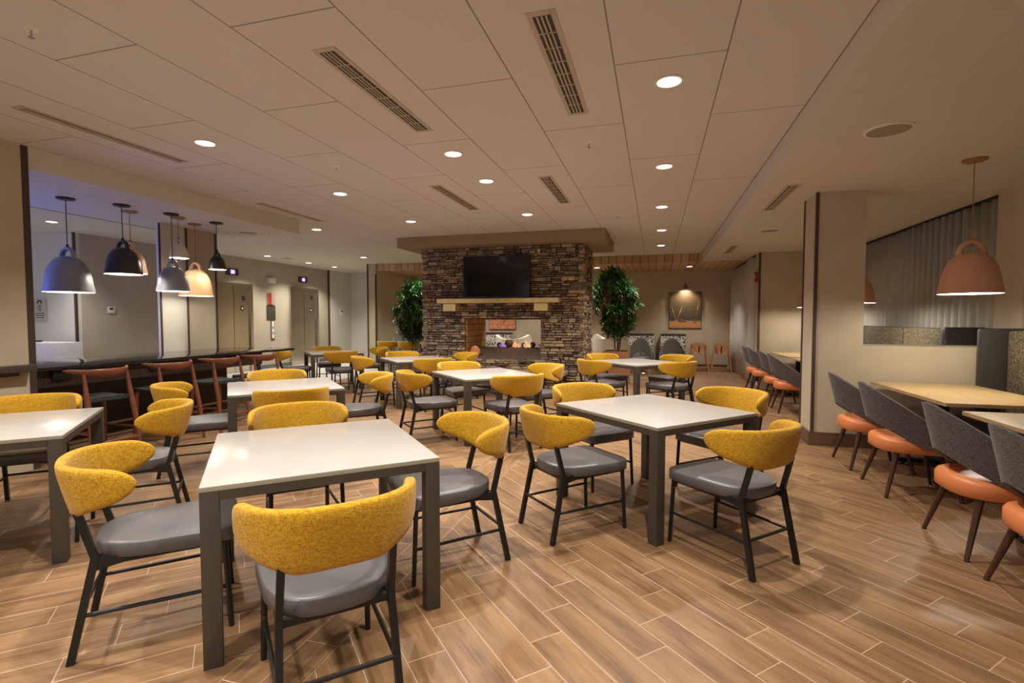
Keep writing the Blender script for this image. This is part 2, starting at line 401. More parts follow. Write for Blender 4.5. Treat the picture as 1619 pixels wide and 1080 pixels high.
# right side: column, low wall with opening, jamb
sbox('wall_column', (1.71, 2.20, 6.38, 6.83, 0, ZS), M['wall'])
sbox('trim_column_corner', (1.705, 1.735, 6.365, 6.40, 0.13, ZS), M['trim'])
sbox('trim_column_back', (1.70, 1.72, 6.80, 6.835, 0.13, ZS), M['trim'])
sbox('wall_low', (2.20, 3.72, 6.38, 6.83, 0, 1.13), M['wall'])
sbox('wall_jamb', (3.60, 3.72, 6.38, 6.83, 1.13, ZS), M['wall'])
sbox('baseboard_column', (1.68, 3.72, 6.35, 6.86, 0, .15), M['base'])
sbox('wall_bay_end', (2.10, 4.0, 11.7, 12.1, 0, ZS), M['wall'])
sbox('trim_bay_end', (2.085, 2.125, 11.685, 11.73, 0.1, ZS), M['trim'])
sbox('wall_bay_return', (2.22, 2.3, 12.1, FY, 0, ZS), M['wall'])
for k, (a, b) in enumerate(((-3, 6.38), (6.83, 11.7))):
    sbox('window_%d' % (k+1), (3.92, 3.97, a, b, 0, ZS), M['nightglass'])
sbox('wall_right', (3.97, 4.2, -3, 12.1, 0, ZS), M['wall'])

def curtain(name, label, x, y0, y1, z0, z1, mat, amp=.045, per=.17, track=True):
    t = thing(name, label, 'curtain', (x, (y0+y1)/2, z0))
    mb = MB(); n = int((y1-y0)/per*10); h = z1-z0
    cols = []
    ph = 0
    for i in range(n+1):
        y = y0+(y1-y0)*i/n; ph = 2*pi*(y-y0)/per+1.1*sin(y*3.1)
        cols.append([(amp*(.55+.45*sin(y*1.7))*sin(ph)*(1+.25*(1-v)), y-(y0+y1)/2+.012*cos(ph*1.0)*(1-v), h*v) for v in (0, .33, .66, 1)])
    V = [[mb.bm.verts.new(p) for p in c] for c in cols]
    for a, b in zip(V, V[1:]):
        for k in range(3): mb.bm.faces.new((a[k], b[k], b[k+1], a[k+1]))
    o = mb.build('drape', mat, t, ang=180)
    md = o.modifiers.new('thick', 'SOLIDIFY'); md.thickness = .004
    if track: MB().box(-.025, .025, y0-(y0+y1)/2, y1-(y0+y1)/2, h, h+.03).build('curtain_track', M['black'], t)
    return t
curtain('curtain', 'grey pleated curtain on dark track behind the pillar opening', 3.72, 7.0, 11.65, .03, ZS-.035, M['curtain'])
curtain('curtain', 'grey pleated curtain at right edge beside the nearest booth', 3.78, 3.0, 6.3, .03, ZS-.035, M['curtain'])
curtain('curtain', 'silver grey full height curtain near the wooden high chairs', 2.10, 12.12, FY-.1, .02, ZS-.03, M['curtain2'], .09, .40)

# ------------------------------------------------------------------ ceiling fittings
def dl_proto(label, group, z):
    t = thing('recessed_downlight', label, 'ceiling light', (0, 0, z), 0, group)
    MB().lathe([(.095, 0), (.098, -.006), (.08, -.008), (.076, -.002), (.076, 0), (.095, 0)], n=28).build('trim_ring', M['ring'], t)
    MB().lathe([(0, -.0025), (.076, -.0025), (.076, -.0015), (0, -.0015)], n=28).build('lens', M['lens'], t)
    return t
def dlight(t, p, ang=118):
    light('SPOT', 'downlight_and_fill_beam', (0, 0, -.03), p, WARM, t, .04, R(ang), .75)
G = 'round recessed downlights in the tiled ceiling'
rows = [(.07, 3.64, 'nearest recessed downlight in the right row, largest in the picture'), (.07, 5.61, 'second nearest downlight of the right row, ahead of the large one'),
        (.07, 7.59, 'third downlight of the right row above the fireplace corner'), (.09, 9.56, 'fourth small downlight of the right row'), (.1, 11.5, 'farthest tiny downlight of the right row by the wood slats'),
        (-1.91, 4.63, 'nearest downlight of the middle row between two long vents'), (-1.91, 5.63, 'second downlight of the middle row close behind the first'), (-1.91, 7.57, 'farthest downlight of the middle row over the fireplace soffit'),
        (-3.97, 3.73, 'large downlight at upper left over the bar side tables'), (-3.9, 5.68, 'second downlight of the left row'), (-3.88, 7.58, 'third downlight of the left row before the fireplace'),
        (-5.85, 7.79, 'downlight at the left edge of the tiled ceiling above the bar end'), (-5.3, 11.3, 'small downlight left of the fireplace soffit'),
        (-1.91, 11.6, 'added fill downlight hidden behind the fireplace soffit, over the lounge'), (-3.9, 11.6, 'added fill downlight hidden behind the fireplace soffit, left of the lounge one'), (-7.3, 11.6, 'downlight over the lobby corner near the oak table')]  # the two behind the fireplace soffit are unseen, added as fill for the far region
t0 = None
for i, (x, y, lb) in enumerate(rows):
    zz = ZT
    if t0 is None:
        t0 = dl_proto(lb, G, zz); t = t0; t.location = (x, y, zz)
    else: t = copy_tree(t0, (x, y, zz), 0, lb, G)
ts = [o for o in bpy.data.objects if o.name.startswith('recessed_downlight')]
for t in ts: dlight(t, DL_W)
# downlights of the same grid above and behind the camera
for x in (.07, -1.91, -3.97):
    for y in (1.66, -.3): light('SPOT', 'downlight_and_fill_beam', (x, y, ZT-.03), DL_W, WARM, None, .04, R(118), .75)
G2 = 'small downlights in the elevator lobby ceiling'
for x, y, lb in ((-10.0, 6.25, 'white lobby downlight at far left over the sign'), (-9.9, 11.15, 'lobby downlight right of the dark small pendant'), (-9.9, 12.8, 'lobby downlight above the right elevator'), (-9.9, 14.05, 'lobby downlight by the lobby wall corner')):
    t = copy_tree(t0, (x, y, ZL), 0, lb, G2)
    for c in kids(t):
        if c.type == 'LIGHT': bpy.data.objects.remove(c)
    light('SPOT', 'downlight_and_fill_beam', (0, 0, -.03), 230, (1, .93, .82), t, .04, R(120), .7)
for x, y, lb in ((.86, 14.25, 'downlight in the wood slat ceiling above the wheat picture'), (-1.55, 13.9, 'downlight in the wood slat ceiling above the right plant')):
    t = copy_tree(t0, (x, y, ZS), 0, lb, 'downlights in the wood slat ceiling')
    for c in kids(t):
        if c.type == 'LIGHT': bpy.data.objects.remove(c)
    light('SPOT', 'downlight_and_fill_beam', (0, 0, -.03), 150, WARM, t, .04, R(110), .7)
for x, y in ((-3.6, 14.2), (-5.8, 14.2)): light('SPOT', 'downlight_and_fill_beam', (x, y, ZS-.03), 150, WARM, None, .04, R(120), .7)  # added fill spots without fixtures, brightening the far wall and wood ceiling area

def vent(label, x, y0, y1, z, wd=.06):
    t = thing('air_vent', label, 'vent', (x, (y0+y1)/2, z), 0, 'linear slot vents in the ceiling'); h = (y1-y0)/2
    MB().box(-wd-.03, wd+.03, -h-.04, h+.04, -.004, 0).build('frame', M['ventframe'], t, smooth=False)
    MB().box(-wd, wd, -h, h, -.0055, -.004).build('slot', M['vent'], t, smooth=False)
    s = MB()
    for k in range(1, 4): s.box(-wd+2*wd*k/4-.005, -wd+2*wd*k/4+.005, -h, h, -.009, -.0055)
    for k in range(1, 8): s.box(-wd, wd, -h+2*h*k/8-.004, -h+2*h*k/8+.004, -.009, -.0055)
    s.build('louvre', M['ventframe'], t, smooth=False)
vent('long slot vent near the top centre left of the large downlight', -.6, 2.68, 3.98, ZT, .05)
vent('long slot vent at upper centre left of the middle downlights', -1.92, 2.68, 3.98, ZT, .05)
vent('long narrow slot vent at upper far left above the bar', -4.67, 2.75, 4.08, ZT, .035)
vent('short slot vent right of the middle row downlights', -1.22, 5.66, 6.95, ZT, .05)
vent('short slot vent left of the fireplace television', -2.57, 5.67, 7.01, ZT, .05)
vent('thin slot vent on the left above the pendants and elevators', -5.3, 5.85, 7.13, ZT, .035)
vent('slot vent in the flat ceiling left of the pillar', 1.38, 5.98, 7.2, ZS, .04)
vent('small far slot vent near the silver curtain', 1.45, 10.5, 11.6, ZS, .04)
def ceil_speaker(label, x, y, z, r=.16):
    t = thing('ceiling_speaker', label, 'speaker', (x, y, z), 0, 'round ceiling speakers')
    MB().lathe([(r, 0), (r, -.008), (r-.02, -.012), (r-.02, 0)], n=36).build('rim', M['ring'], t)
    MB().lathe([(0, -.009), (r-.02, -.009), (r-.02, -.002), (0, -.002)], n=36).build('grille', M['speaker'], t)
ceil_speaker('large round ceiling speaker at upper right beside the peach pendant', 1.65, 4.43, ZS)
ceil_speaker('small round ceiling speaker over the gap left of the pillar', 1.72, 8.85, ZS)
ceil_speaker('round ceiling speaker on the left soffit above the dark small pendant', -6.35, 6.74, ZS)
ceil_speaker('round ceiling speaker in the lobby ceiling above the elevators', -9.7, 11.7, ZL)
def sprinkler(label, x, y, z):
    t = thing('sprinkler_head', label, 'sprinkler', (x, y, z), 0, 'sprinkler heads in the ceiling')
    MB().lathe([(0, 0), (.035, 0), (.03, -.006), (0, -.008)], n=18).build('escutcheon', M['ring'], t)
    MB().tube([(0, 0, -.006), (0, 0, -.045)], .006).lathe([(0, -.045), (.016, -.045), (.016, -.048), (0, -.048)], n=10).build('deflector', M['steel'], t)
sprinkler('sprinkler head at the top left corner of the picture', -3.35, 2.03, ZT)
sprinkler('sprinkler head between the left and middle downlight rows', -3.25, 4.67, ZT)
sprinkler('sprinkler head right of the long top vent', -.6, 4.67, ZT)
sprinkler('tiny sprinkler head above the fireplace soffit right end', -.58, 8.0, ZT)
sprinkler('tiny sprinkler head on the left soffit near the round speaker', -6.05, 6.85, ZS)

# ------------------------------------------------------------------ fireplace
FX0, FX1, FY0, FY1 = -4.55, -1.27, 9.35, 10.6
OX0, OX1, OZ0, OZ1 = -3.6, -2.1, .66, 1.42
fp = thing('stone_fireplace', 'see-through brown stacked stone fireplace with television and mantel', 'fireplace', ((FX0+FX1)/2, (FY0+FY1)/2, 0))
cx, cy = (FX0+FX1)/2, (FY0+FY1)/2
def loc(x, y, z): return (x-cx, y-cy, z)
core = MB(); e = .05
def cbox(mb, x0, x1, y0, y1, z0, z1, **k): mb.box(x0-cx, x1-cx, y0-cy, y1-cy, z0, z1, **k)
cbox(core, FX0+e, OX0-.1, FY0+e, FY1-e, 0, ZS); cbox(core, OX1+e, FX1-e, FY0+e, FY1-e, 0, ZS)
cbox(core, OX0-.1, OX1+e, FY0+e, FY1-e, 0, OZ0-.06); cbox(core, OX0-.1, OX1+e, FY0+e, FY1-e, OZ1+e, ZS)
core.build('masonry_core', M['stoneshade'], fp, smooth=False)
rs = random.Random(3)
def stonewall(mb, length, z0, z1, place, hole=None):
    """courses of rough ledge stones; place(s, z, out) -> world point"""
    z = z0
    while z < z1-.02:
        h = rs.choice((.035, .04, .05, .06, .07, .09)); h = min(h, z1-z); s = -rs.random()*.1
        while s < length:
            l = rs.uniform(.06, .23) if h > .04 else rs.uniform(.08, .26)
            a, b = max(0, s), min(length, s+l); s += l
            if b-a < .03: continue
            parts = [(a, b)]
            if hole and z+h > hole[2]+.01 and z < hole[3]-.01:
                parts = []
                if a < hole[0]: parts.append((a, min(b, hole[0])))
                if b > hole[1]: parts.append((max(a, hole[1]), b))
            for a_, b_ in parts:
                if b_-a_ < .02: continue
                # split a tall stone sometimes into two thin ones
                subs = [(z, z+h)] if h < .07 or rs.random() < .5 else [(z, z+h*.5), (z+h*.5, z+h)]
                for q0, q1 in subs:
                    o = rs.uniform(-.008, .036); g = .0055; vs = []
                    for out in (-.07, 1):
                        for (ss, zz) in ((a_+g, q0+g), (b_-g, q0+g), (b_-g, q1-g), (a_+g, q1-g)):
                            oo = -.07 if out < 0 else o+rs.uniform(-.006, .006)
                            j = 0 if out < 0 else 1
                            zc = zz+(rs.uniform(-.004, .004) if j else 0); sc = ss+(rs.uniform(-.008, .008) if j else 0)
                            vs.append(mb.bm.verts.new(place(sc, zc, oo)))
                    # inner bevel ring so each stone has a rounded face
                    c = sum((v.co for v in vs[4:]), Vector())/4
                    tp = [mb.bm.verts.new(v.co.lerp(c, .14)+(c-sum((q.co for q in vs[:4]), Vector())/4).normalized()*.009) for v in vs[4:]]
                    for k in range(4):
                        mb.bm.faces.new((vs[k], vs[(k+1) % 4], vs[4+(k+1) % 4], vs[4+k]))
                        mb.bm.faces.new((vs[4+k], vs[4+(k+1) % 4], tp[(k+1) % 4], tp[k]))
                    mb.bm.faces.new(tp)
        z += h
st = MB()
stonewall(st, FX1-FX0, 0, ZS, lambda s, z, o: (FX0+s-cx, FY0-o+.03-cy, z), (OX0-FX0-.02, OX1-FX0, OZ0, OZ1))
stonewall(st, FY1-FY0, 0, ZS, lambda s, z, o: (FX1+o-.03-cx, FY0+s-cy, z))
stonewall(st, FX1-FX0, 0, ZS, lambda s, z, o: (FX1-s-cx, FY1+o-.03-cy, z), (FX1-OX1, FX1-OX0+.02, OZ0, OZ1))
stonewall(st, FY1-FY0, 0, ZS, lambda s, z, o: (FX0-o+.03-cx, FY1-s-cy, z))
stonewall(st, OX1-OX0, 0, OZ0-.02, lambda s, z, o: (OX0+s-cx, FY0-.0-o+.02-cy, z))
st.build('stacked_stone', M['stone'], fp, smooth=False)
b = MB(); cbox(b, OX0-.11, OX0-.0, FY0+.06, FY1-.06, OZ0-.05, OZ1+.05); b.build('fire_brick_side', M['firebrick'], fp, smooth=False)
b = MB(); cbox(b, OX1, OX1+.06, FY0+.06, FY1-.06, OZ0-.05, OZ1+.05); b.build('fire_brick_side', M['firebrick'], fp, smooth=False)
b = MB(); cbox(b, OX0-.05, OX1+.05, FY0+.05, FY1-.05, OZ0-.08, OZ0-.02)

rr_ = random.Random(9); nx_, ny_ = 40, 22; G_ = []
for i in range(nx_+1):
    x = OX0+(OX1-OX0)*i/nx_
    G_.append([b.bm.verts.new(loc(x, FY0+.07+(FY1-FY0-.17)*j/ny_, OZ0-.015+.185*min(1, j/ny_/.45)+rr_.uniform(-.012, .012))) for j in range(ny_+1)])
for i in range(nx_):
    for j in range(ny_): b.bm.faces.new((G_[i][j], G_[i+1][j], G_[i+1][j+1], G_[i][j+1]))
b.build('lava_rock_bed', M['ember'], fp)
b = MB(); cbox(b, OX0, OX1, FY0+.03, FY0+.045, OZ0-.06, OZ0-.02); b.build('burner_rail', M['black'], fp)
b = MB(); cbox(b, -3.3, -2.95, FY0+.028, FY0+.032, OZ0-.045, OZ0-.028); b.build('violet_burner_strip', M['purple'], fp)
b = MB(); cbox(b, -4.11, -1.70, FY0-.27, FY0+.02, 1.735, 1.82, bev=.012); b.build('mantel_shelf', M['mantel'], fp)
for x in (-3.86, -2.04):
    b = MB(); cbox(b, x-.13, x+.13, FY0-.24, FY0+.02, 1.58, 1.735, bev=.008); b.build('corbel', M['mantel'], fp)
b = MB(); cbox(b, -3.95, -1.55, FY0-.48, FY0-.0, .40, .47, bev=.012); b.build('hearth_slab', M['slab'], fp)
b = MB(); stonewall(b, 2.2, 0, .40, lambda s, z, o: (-3.85+s-cx, FY0-.38-o-cy, z)); stonewall(b, .34, 0, .40, lambda s, z, o: (-1.66+o-cx, FY0-.38+s-cy, z))
b.build('hearth_base', M['stone'], fp, smooth=False)
sbox('trim_fireplace_bulkhead', (-4.92, -.86, 9.02, 10.85, ZS, ZT), M['soffit'])
FB = 'ceramic balls on the fireplace lava bed'
for i, (x, r, lb) in enumerate(((-3.13, .055, 'small ceramic ball at left of the fireplace flames'), (-2.93, .085, 'largest ceramic ball beside the orange flame'), (-2.6, .055, 'small ceramic ball between the two flames'), (-2.42, .06, 'dark ceramic ball right of the flames'), (-2.2, .06, 'ceramic ball by the right fireplace cheek'))):
    tag(MB().sphere((0, 0, 0), r, sub=3).build('fire_ball', M['ball']), lb, 'ornament', FB).location = (x, FY0+.70+.02*(i % 2), OZ0+.176+r)
tag(MB().sphere((0, 0, 0), .11, (1, .4, 1.15), 3).build('copper_disc', M['orange']), 'orange rounded stone at lower left of fireplace opening', 'ornament').location = (-3.47, FY0+.16, OZ0+.11)
def flame(name, label, x, col, s, h):
    m, nt, bb = newmat(name+'_glow'); bb.inputs['Base Color'].default_value = col; bb.inputs['Emission Color'].default_value = col
    bb.inputs['Emission Strength'].default_value = s; bb.inputs['Alpha'].default_value = .28
    mb = MB(); mb.lathe([(0, 0), (.05, .02), (.06, .06), (.035, h*.55), (.012, h*.85), (0, h)], n=14)
    mb.lathe([(0, 0), (.03, .02), (.035, .04), (.02, h*.4), (0, h*.7)], (.07, .02, 0), n=12)
    tag(mb.build(name, m), label, 'flame').location = (x, FY0+.60, OZ0+.18)
flame('gas_flame', 'orange gas flame between the ceramic balls', -2.76, (1, .42, .16, 1), 1.2, .15)
flame('gas_flame', 'thin pale yellow gas flame right of the orange flame', -2.53, (1, .66, .3, 1), 1.0, .17)
flame('gas_flame', 'violet gas flame at the left of the fire bed', -3.05, (.4, .22, .9, 1), .6, .09)
light('POINT', 'firelight', (-2.8, FY0+.60, 1.15), 3, (1, .6, .3), None, .1)
# television
tv = thing('television', 'black flat television above the stone mantel', 'television', (-2.95, FY0-.06, 2.24))
tc = MB().box(-.67, .67, -.035, .03, -.40, .40, bev=.006).build('casing', M['black'], tv)
MB().box(-.655, .655, -.037, -.035, -.375, .388).build('screen', M['screen'], tc, smooth=False)
MB().box(-.645, .645, -.039, -.036, -.398, -.388).build('bezel', M['vinyl'], tc, smooth=False)

# ------------------------------------------------------------------ square tables
HT = .757/sqrt(2)*1.0
def table_proto(label):
    t = thing('square_table', label, 'table', (0, 0, 0), R(45), 'square white topped dining tables'); a = .50; b = .54
    mb = MB(); mb.box(-a, a, -b, b, .729, .75, bev=.002); 
    for f in mb.bm.faces: f.material_index = 0 if f.normal.z > .9 or f.calc_center_median().z > .7495 else 1
    bm = mb.bm; bm.normal_update()
    for f in bm.faces: f.material_index = 0 if (f.calc_center_median().z > .7496) else 1
    mb.build('tabletop', [M['table'], M['tedge']], t)
    for sx in (-1, 1):
        for sy in (-1, 1):
            MB().box(sx*a-(.07 if sx > 0 else 0), sx*a+(.07 if sx < 0 else 0), sy*b-(.07 if sy > 0 else 0), sy*b+(.07 if sy < 0 else 0), 0, .728, bev=.002).build('leg', M['bronze'], t)
    mb = MB()
    for s in (-1, 1):
        mb.box(-a+.071, a-.071, s*b-(.04 if s > 0 else 0), s*b+(.04 if s < 0 else 0), .69, .728)
        mb.box(s*a-(.04 if s > 0 else 0), s*a+(.04 if s < 0 else 0), -b+.071, b-.071, .69, .728)
    mb.build('apron', M['bronze'], t, smooth=False); return t
TAB = {'A': ((-1.735, 2.295), 'white topped square table nearest the camera'), 'B': ((-.02, 3.95), 'white square table standing alone right of centre before the pillar'),
       'C': ((-4.03, 2.10), 'white square table cut by the left edge'), 'D': ((-3.64, 4.29), 'white square table behind the nearest one toward the bar stools'),
       'E': ((-2.04, 5.95), 'white square table at centre before the fireplace'), 'F': ((-3.94, 7.87), 'white square table left of the fireplace behind the centre one'),
       'G': ((-6.4, 9.0), 'white square table in front of the right elevator'), 'H': ((-.28, 8.24), 'white square table in front of the right planter')}
tp = None
for k, (p, lb) in TAB.items():
    if tp is None: tp = table_proto(lb); tp.location = (*p, 0); tp.rotation_euler[2] = R(42.6)
    else: copy_tree(tp, (*p, 0), R(46 if k == 'B' else 45), lb, 'square white topped dining tables')

# ------------------------------------------------------------------ yellow chairs
def band(mb, hw, depth, y_back, sweep, ztop, zbot, thick, nt_=36, ns=14, flare=0.0):
    """upholstered wrap-around back: ring sections along a plan arc"""
    rr = []
    hs = [.82*j/14 for j in range(14)]+[.82+.18*sin(pi/2*j/8) for j in range(9)]
    for t in [-q for q in hs[:0:-1]]+hs:
        a = t*sweep
        x = hw*sin(a)/sin(min(sweep, pi/2)); y = y_back+depth*((1-cos(a))/(1-cos(sweep)))**1.35
        nx, ny = sin(a)/hw, -cos(a)/depth*.75; l = math.hypot(nx, ny); nx /= l; ny /= l
        zt, zb = ztop(abs(t)), zbot(abs(t)); e_ = abs(t)
        k = 1 if e_ < .82 else max(.06, sqrt(max(0, 1-((e_-.82)/.18)**2)))
        cz = (zt+zb)/2; hh = (zt-zb)/2*k; th = thick/2*(k**.7)
        ring = []
        for j in range(ns):
            q = 2*pi*j/ns; c_, s_ = cos(q), sin(q)
            u = math.copysign(abs(c_)**.55, c_)*th; v = math.copysign(abs(s_)**.6, s_)*hh
            lean = -(cz+v-.7)*.28*(1-.5*e_)
            ring.append((x+nx*(u)+0, y+ny*u+lean, cz+v))
        rr.append(ring)
    mb.rings(rr)
def seat_shape(mb, z0, z1, wf, wb, yf, yb, n=44, r=.016):
    def outline(s, off):
        P = []
        for i in range(n):
            a = 2*pi*i/n; c_, s_ = cos(a), sin(a)
            ex = .32 if s_ > 0 else .78
            y = math.copysign(abs(s_)**ex, s_); x = math.copysign(abs(c_)**(.32 if s_ > 0 else .66), c_)
            yy = (yf+yb)/2+y*((yf-yb)/2-off); w_ = wf+(wb-wf)*(yf-yy)/(yf-yb)
            P.append((x*(w_/2-off), yy, s))
        return P
    lv = [(z0, .012), (z0+.008, 0), (z1-r, 0), (z1-r*.4, r*.35), (z1, r*1.1), (z1+.003, r*4), (z1+.005, (yf-yb)/2*.7)]
    mb.rings([outline(z, o) for z, o in lv])
def chair_proto(label):
    t = thing('dining_chair', label, 'chair', (0, 0, 0), 0, 'mustard yellow dining chairs')
    mb = MB(); seat_shape(mb, .405, .475, .50, .43, .28, -.27, r=.009); mb.build('seat', M['vinyl'], t, ang=60)
    sm = lambda u: u*u*(3-2*u)
    mb = MB(); band(mb, .30, .27, -.345, R(86), lambda e: .825-.02*e**3, lambda e: .590+.105*max(0, min(1, (e-.30)/.70))**1.1, .05)
    mb.build('backrest', M['yellow'], t, ang=80)
    for s in (-1, 1):
        MB().tube([(s*.215, .245, 0), (s*.205, .225, .42)], [.0125, .0135], 8).build('leg', M['blackmetal'], t)
        mb = MB(); mb.bar((s*.200, -.335, 0), (s*.188, -.245, .43), .024, .028); mb.bar((s*.188, -.245, .42), (s*.182, -.300, .625), .024, .026)
        mb.build('leg', M['blackmetal'], t, smooth=False)
    mb = MB()
    for s in (-1, 1):
        mb.tube([(s*.195, -.30, .19), (s*.21, .236, .19)], .009, 8)
        mb.bar((s*.185, -.25, .40), (s*.19, .22, .402), .022, .026)
        mb.bar((s*.187, -.25, .395), (s*.187, -.13, .405), .02, .05, w2=.012)
    mb.tube([(-.195, -.298, .205), (.195, -.298, .205)], .009, 8)
    mb.bar((-.2, .215, .402), (.2, .215, .402), .022, .026); mb.bar((-.185, -.235, .402), (.185, -.235, .402), .022, .026)
    mb.build('seat_frame', M['blackmetal'], t)
    return t
SIDE = {'SW': ((-1, -1), -45), 'SE': ((1, -1), 45), 'NW': ((-1, 1), -135), 'NE': ((1, 1), 135)}
where = {'SW': 'at the near left side of', 'SE': 'at the near right side of', 'NW': 'at the far left side of', 'NE': 'at the far right side of'}
CH_ = [('A', 'SW', .667, .007, 'yellow backed chair at far left foreground, left of the nearest table'), ('A', 'SE', .80, -.09, 'yellow chair seen from behind at bottom centre, in front of the nearest table'),
       ('A', 'NE', .672, -.083, 'yellow chair turned left at the right side of the nearest table'), ('A', 'NW', .70, 0, 'yellow chair behind the nearest table, facing the camera'),
       ('B', 'SW', .707, .014, 'yellow chair at the left front corner of the right hand table'), ('B', 'SE', .77, -.134, 'yellow chair at the right front, casting a crescent shadow on the floor'),
       ('B', 'NW', .68, 0, 'yellow chair behind the right hand table on its left, facing the camera'), ('B', 'NE', .75, 0, 'yellow chair behind the right hand table on its right, near the pillar'),
       ('C', 'NE', .72, 0, 'yellow chair right of the left edge table, before the cherry stools'), ('C', 'NW', .68, 0, 'yellow chair behind the left edge table by the wall ledge'),
       ('C', 'SE', .66, -.08, 'yellow chair at the bottom left edge, only its seat corner and leg showing'),
       ('D', 'SW', .72, 0, 'yellow chair left of the table near the bar stools, seat pushed under it'), ('D', 'SE', .62, 0, 'yellow chair seen from behind in front of the table near the bar stools'),
       ('D', 'NW', .68, 0, 'yellow chair top showing behind the table near the bar stools'), ('D', 'NE', .72, 0, 'yellow chair right of the table near the bar stools, turned left'),
       ('E', 'SW', .72, 0, 'yellow chair left of the centre table, grey seat lit from above'), ('E', 'SE', .66, 0, 'yellow chair seen from behind in front of the centre table'),
       ('E', 'NW', .68, 0, 'yellow chair behind the centre table under the fireplace opening'), ('E', 'NE', .72, 0, 'yellow chair right of the centre table beside the hearth slab'),
       ('F', 'SW', .70, 0, 'yellow chair left of the table beside the fireplace'), ('F', 'SE', .66, 0, 'yellow chair in front of the table beside the fireplace, seen from behind'),
       ('F', 'NW', .68, 0, 'yellow chair behind the table beside the fireplace, before the left planter'), ('F', 'NE', .72, 0, 'yellow chair right of the table beside the fireplace, against the stone'),
       ('G', 'SW', .72, 0, 'small yellow chair at the end of the bar counter, left of the elevator table'), ('G', 'SE', .68, 0, 'yellow chair in front of the elevator table, seen from behind'),
       ('G', 'NW', .68, 0, 'yellow chair behind the elevator table, below the lobby wall'), ('G', 'NE', .72, 0, 'small dark yellow chair right of the elevator table'),
       ('H', 'SW', .68, 0, 'yellow chair left front of the far right table by the fireplace corner'), ('H', 'SE', .68, 0, 'yellow chair right front of the far right table beside the walkway'),
       ('H', 'NW', .68, 0, 'yellow chair behind the far right table, before the planter box'), ('H', 'NE', .72, 0, 'yellow chair behind the far right table on its right')]
cp = None
for tb, sd, dist, lat, lb in CH_:
    (dx, dy), rz = SIDE[sd]; p = TAB[tb][0]
    x = p[0]+dx*r2*dist-dy*r2*lat; y = p[1]+dy*r2*dist+dx*r2*lat
    if cp is None: cp = chair_proto(lb); cp.location = (x, y, 0); cp.rotation_euler = (0, 0, R(rz))
    else: copy_tree(cp, (x, y, 0), R(rz), lb, 'mustard yellow dining chairs')
for x, lb in ((-7.22, 'leftmost yellow chair at the long oak table by the lobby corner'), (-6.58, 'second yellow chair at the long oak table'), (-5.86, 'yellow chair at the long oak table half hidden by the left planter')):
    copy_tree(cp, (x, 12.8, 0), 0, lb, 'mustard yellow dining chairs')

# ------------------------------------------------------------------ bar with stools
bar = thing('bar_counter', 'long dark bar counter with glossy black top before the lobby', 'bar counter', (-6.4, 5.25, 0))
def bb(mb, x0, x1, y0, y1, z0, z1, **k): mb.box(x0+6.4, x1+6.4, y0-5.25, y1-5.25, z0, z1, **k); return mb
bb(MB(), -7.0, -5.84, 3.36, 7.15, .905, .94, bev=.004).build('countertop', M['granite'], bar)
bb(MB(), -5.94, -5.91, 3.36, 6.5, .73, .905).build('apron', M['barwood'], bar, smooth=False)
bb(MB(), -6.75, -6.55, 3.36, 6.45, 0, .905).build('base_panel', M['barwood'], bar, smooth=False)
bb(MB(), -6.6, -5.94, 3.36, 3.40, 0, .905).build('end_panel', M['barwood'], bar, smooth=False)
for y, h in ((3.72, 0), (4.75, 0), (5.95, 0)):
    bb(MB(), -5.91, -5.88, y-.09, y+.09, .80, .90, bev=.004).build('outlet_box', M['black'], bar)
bb(MB(), -5.98, -5.92, 6.42, 6.48, 0, .905).build('post', M['barwood'], bar, smooth=False)
MB().tube([(-6.2+6.4, 3.42-5.25, .2), (-6.2+6.4, 6.42-5.25, .2)], .018).build('foot_rail', M['steel'], bar)
def stool_proto(label):
    # +y faces the counter
    t = thing('bar_stool', label, 'bar stool', (0, 0, 0), 0, 'cherry wood bar stools')
    mb = MB(); rr = []
    for i in range(25):
        u = -1+2*i/24; a = u*R(62); x = .30*sin(a)/sin(R(62)); y = -.24+.21*(1-cos(a))/(1-cos(R(62)))
        hh = .036*(1-abs(u)**1.6)+.012; th = .012+.006*(1-abs(u)); zc = .895+.03*abs(u)**2-.012*(1-abs(u)**1.5)
        k = 1 if abs(u) < .97 else .5
        rr.append([(x+sin(a)*th*cos(q)*k, y-cos(a)*th*cos(q)*k-(sin(q)*hh)*.25, zc+hh*sin(q)*k) for q in [2*pi*j/12 for j in range(12)]])
    mb.rings(rr); mb.build('back_rail', M['redwood'], t, ang=60)
    for s in (-1, 1):
        MB().tube([(s*.235, -.30, 0), (s*.222, -.255, .40), (s*.215, -.215, .60), (s*.208, -.168, .885)], [.015, .024, .026, .013], 10).build('leg', M['redwood'], t)
        MB().tube([(s*.225, .20, 0), (s*.215, .185, .35), (s*.20, .17, .60)], [.015, .024, .018], 10).build('leg', M['redwood'], t)
    mb = MB()
    for s in (-1, 1): mb.tube([(s*.225, -.27, .30), (s*.215, .19, .30)], .010, 8)
    mb.tube([(-.22, .19, .24), (.22, .19, .24)], .010, 8); mb.tube([(-.228, -.28, .20), (.228, -.28, .20)], .012, 8, 1.4)
    mb.build('stretcher', M['redwood'], t)
    mb = MB(); mb.box(-.225, .225, -.225, .20, .60, .63, bev=.012)
    for i in range(15): mb.tube([(-.215+.0307*i, -.22, .634), (-.215+.0307*i, -.0, .622), (-.215+.0307*i, .19, .634)], .011, 6)
    mb.build('woven_seat', M['cord_seat'], t); return t
sp = None
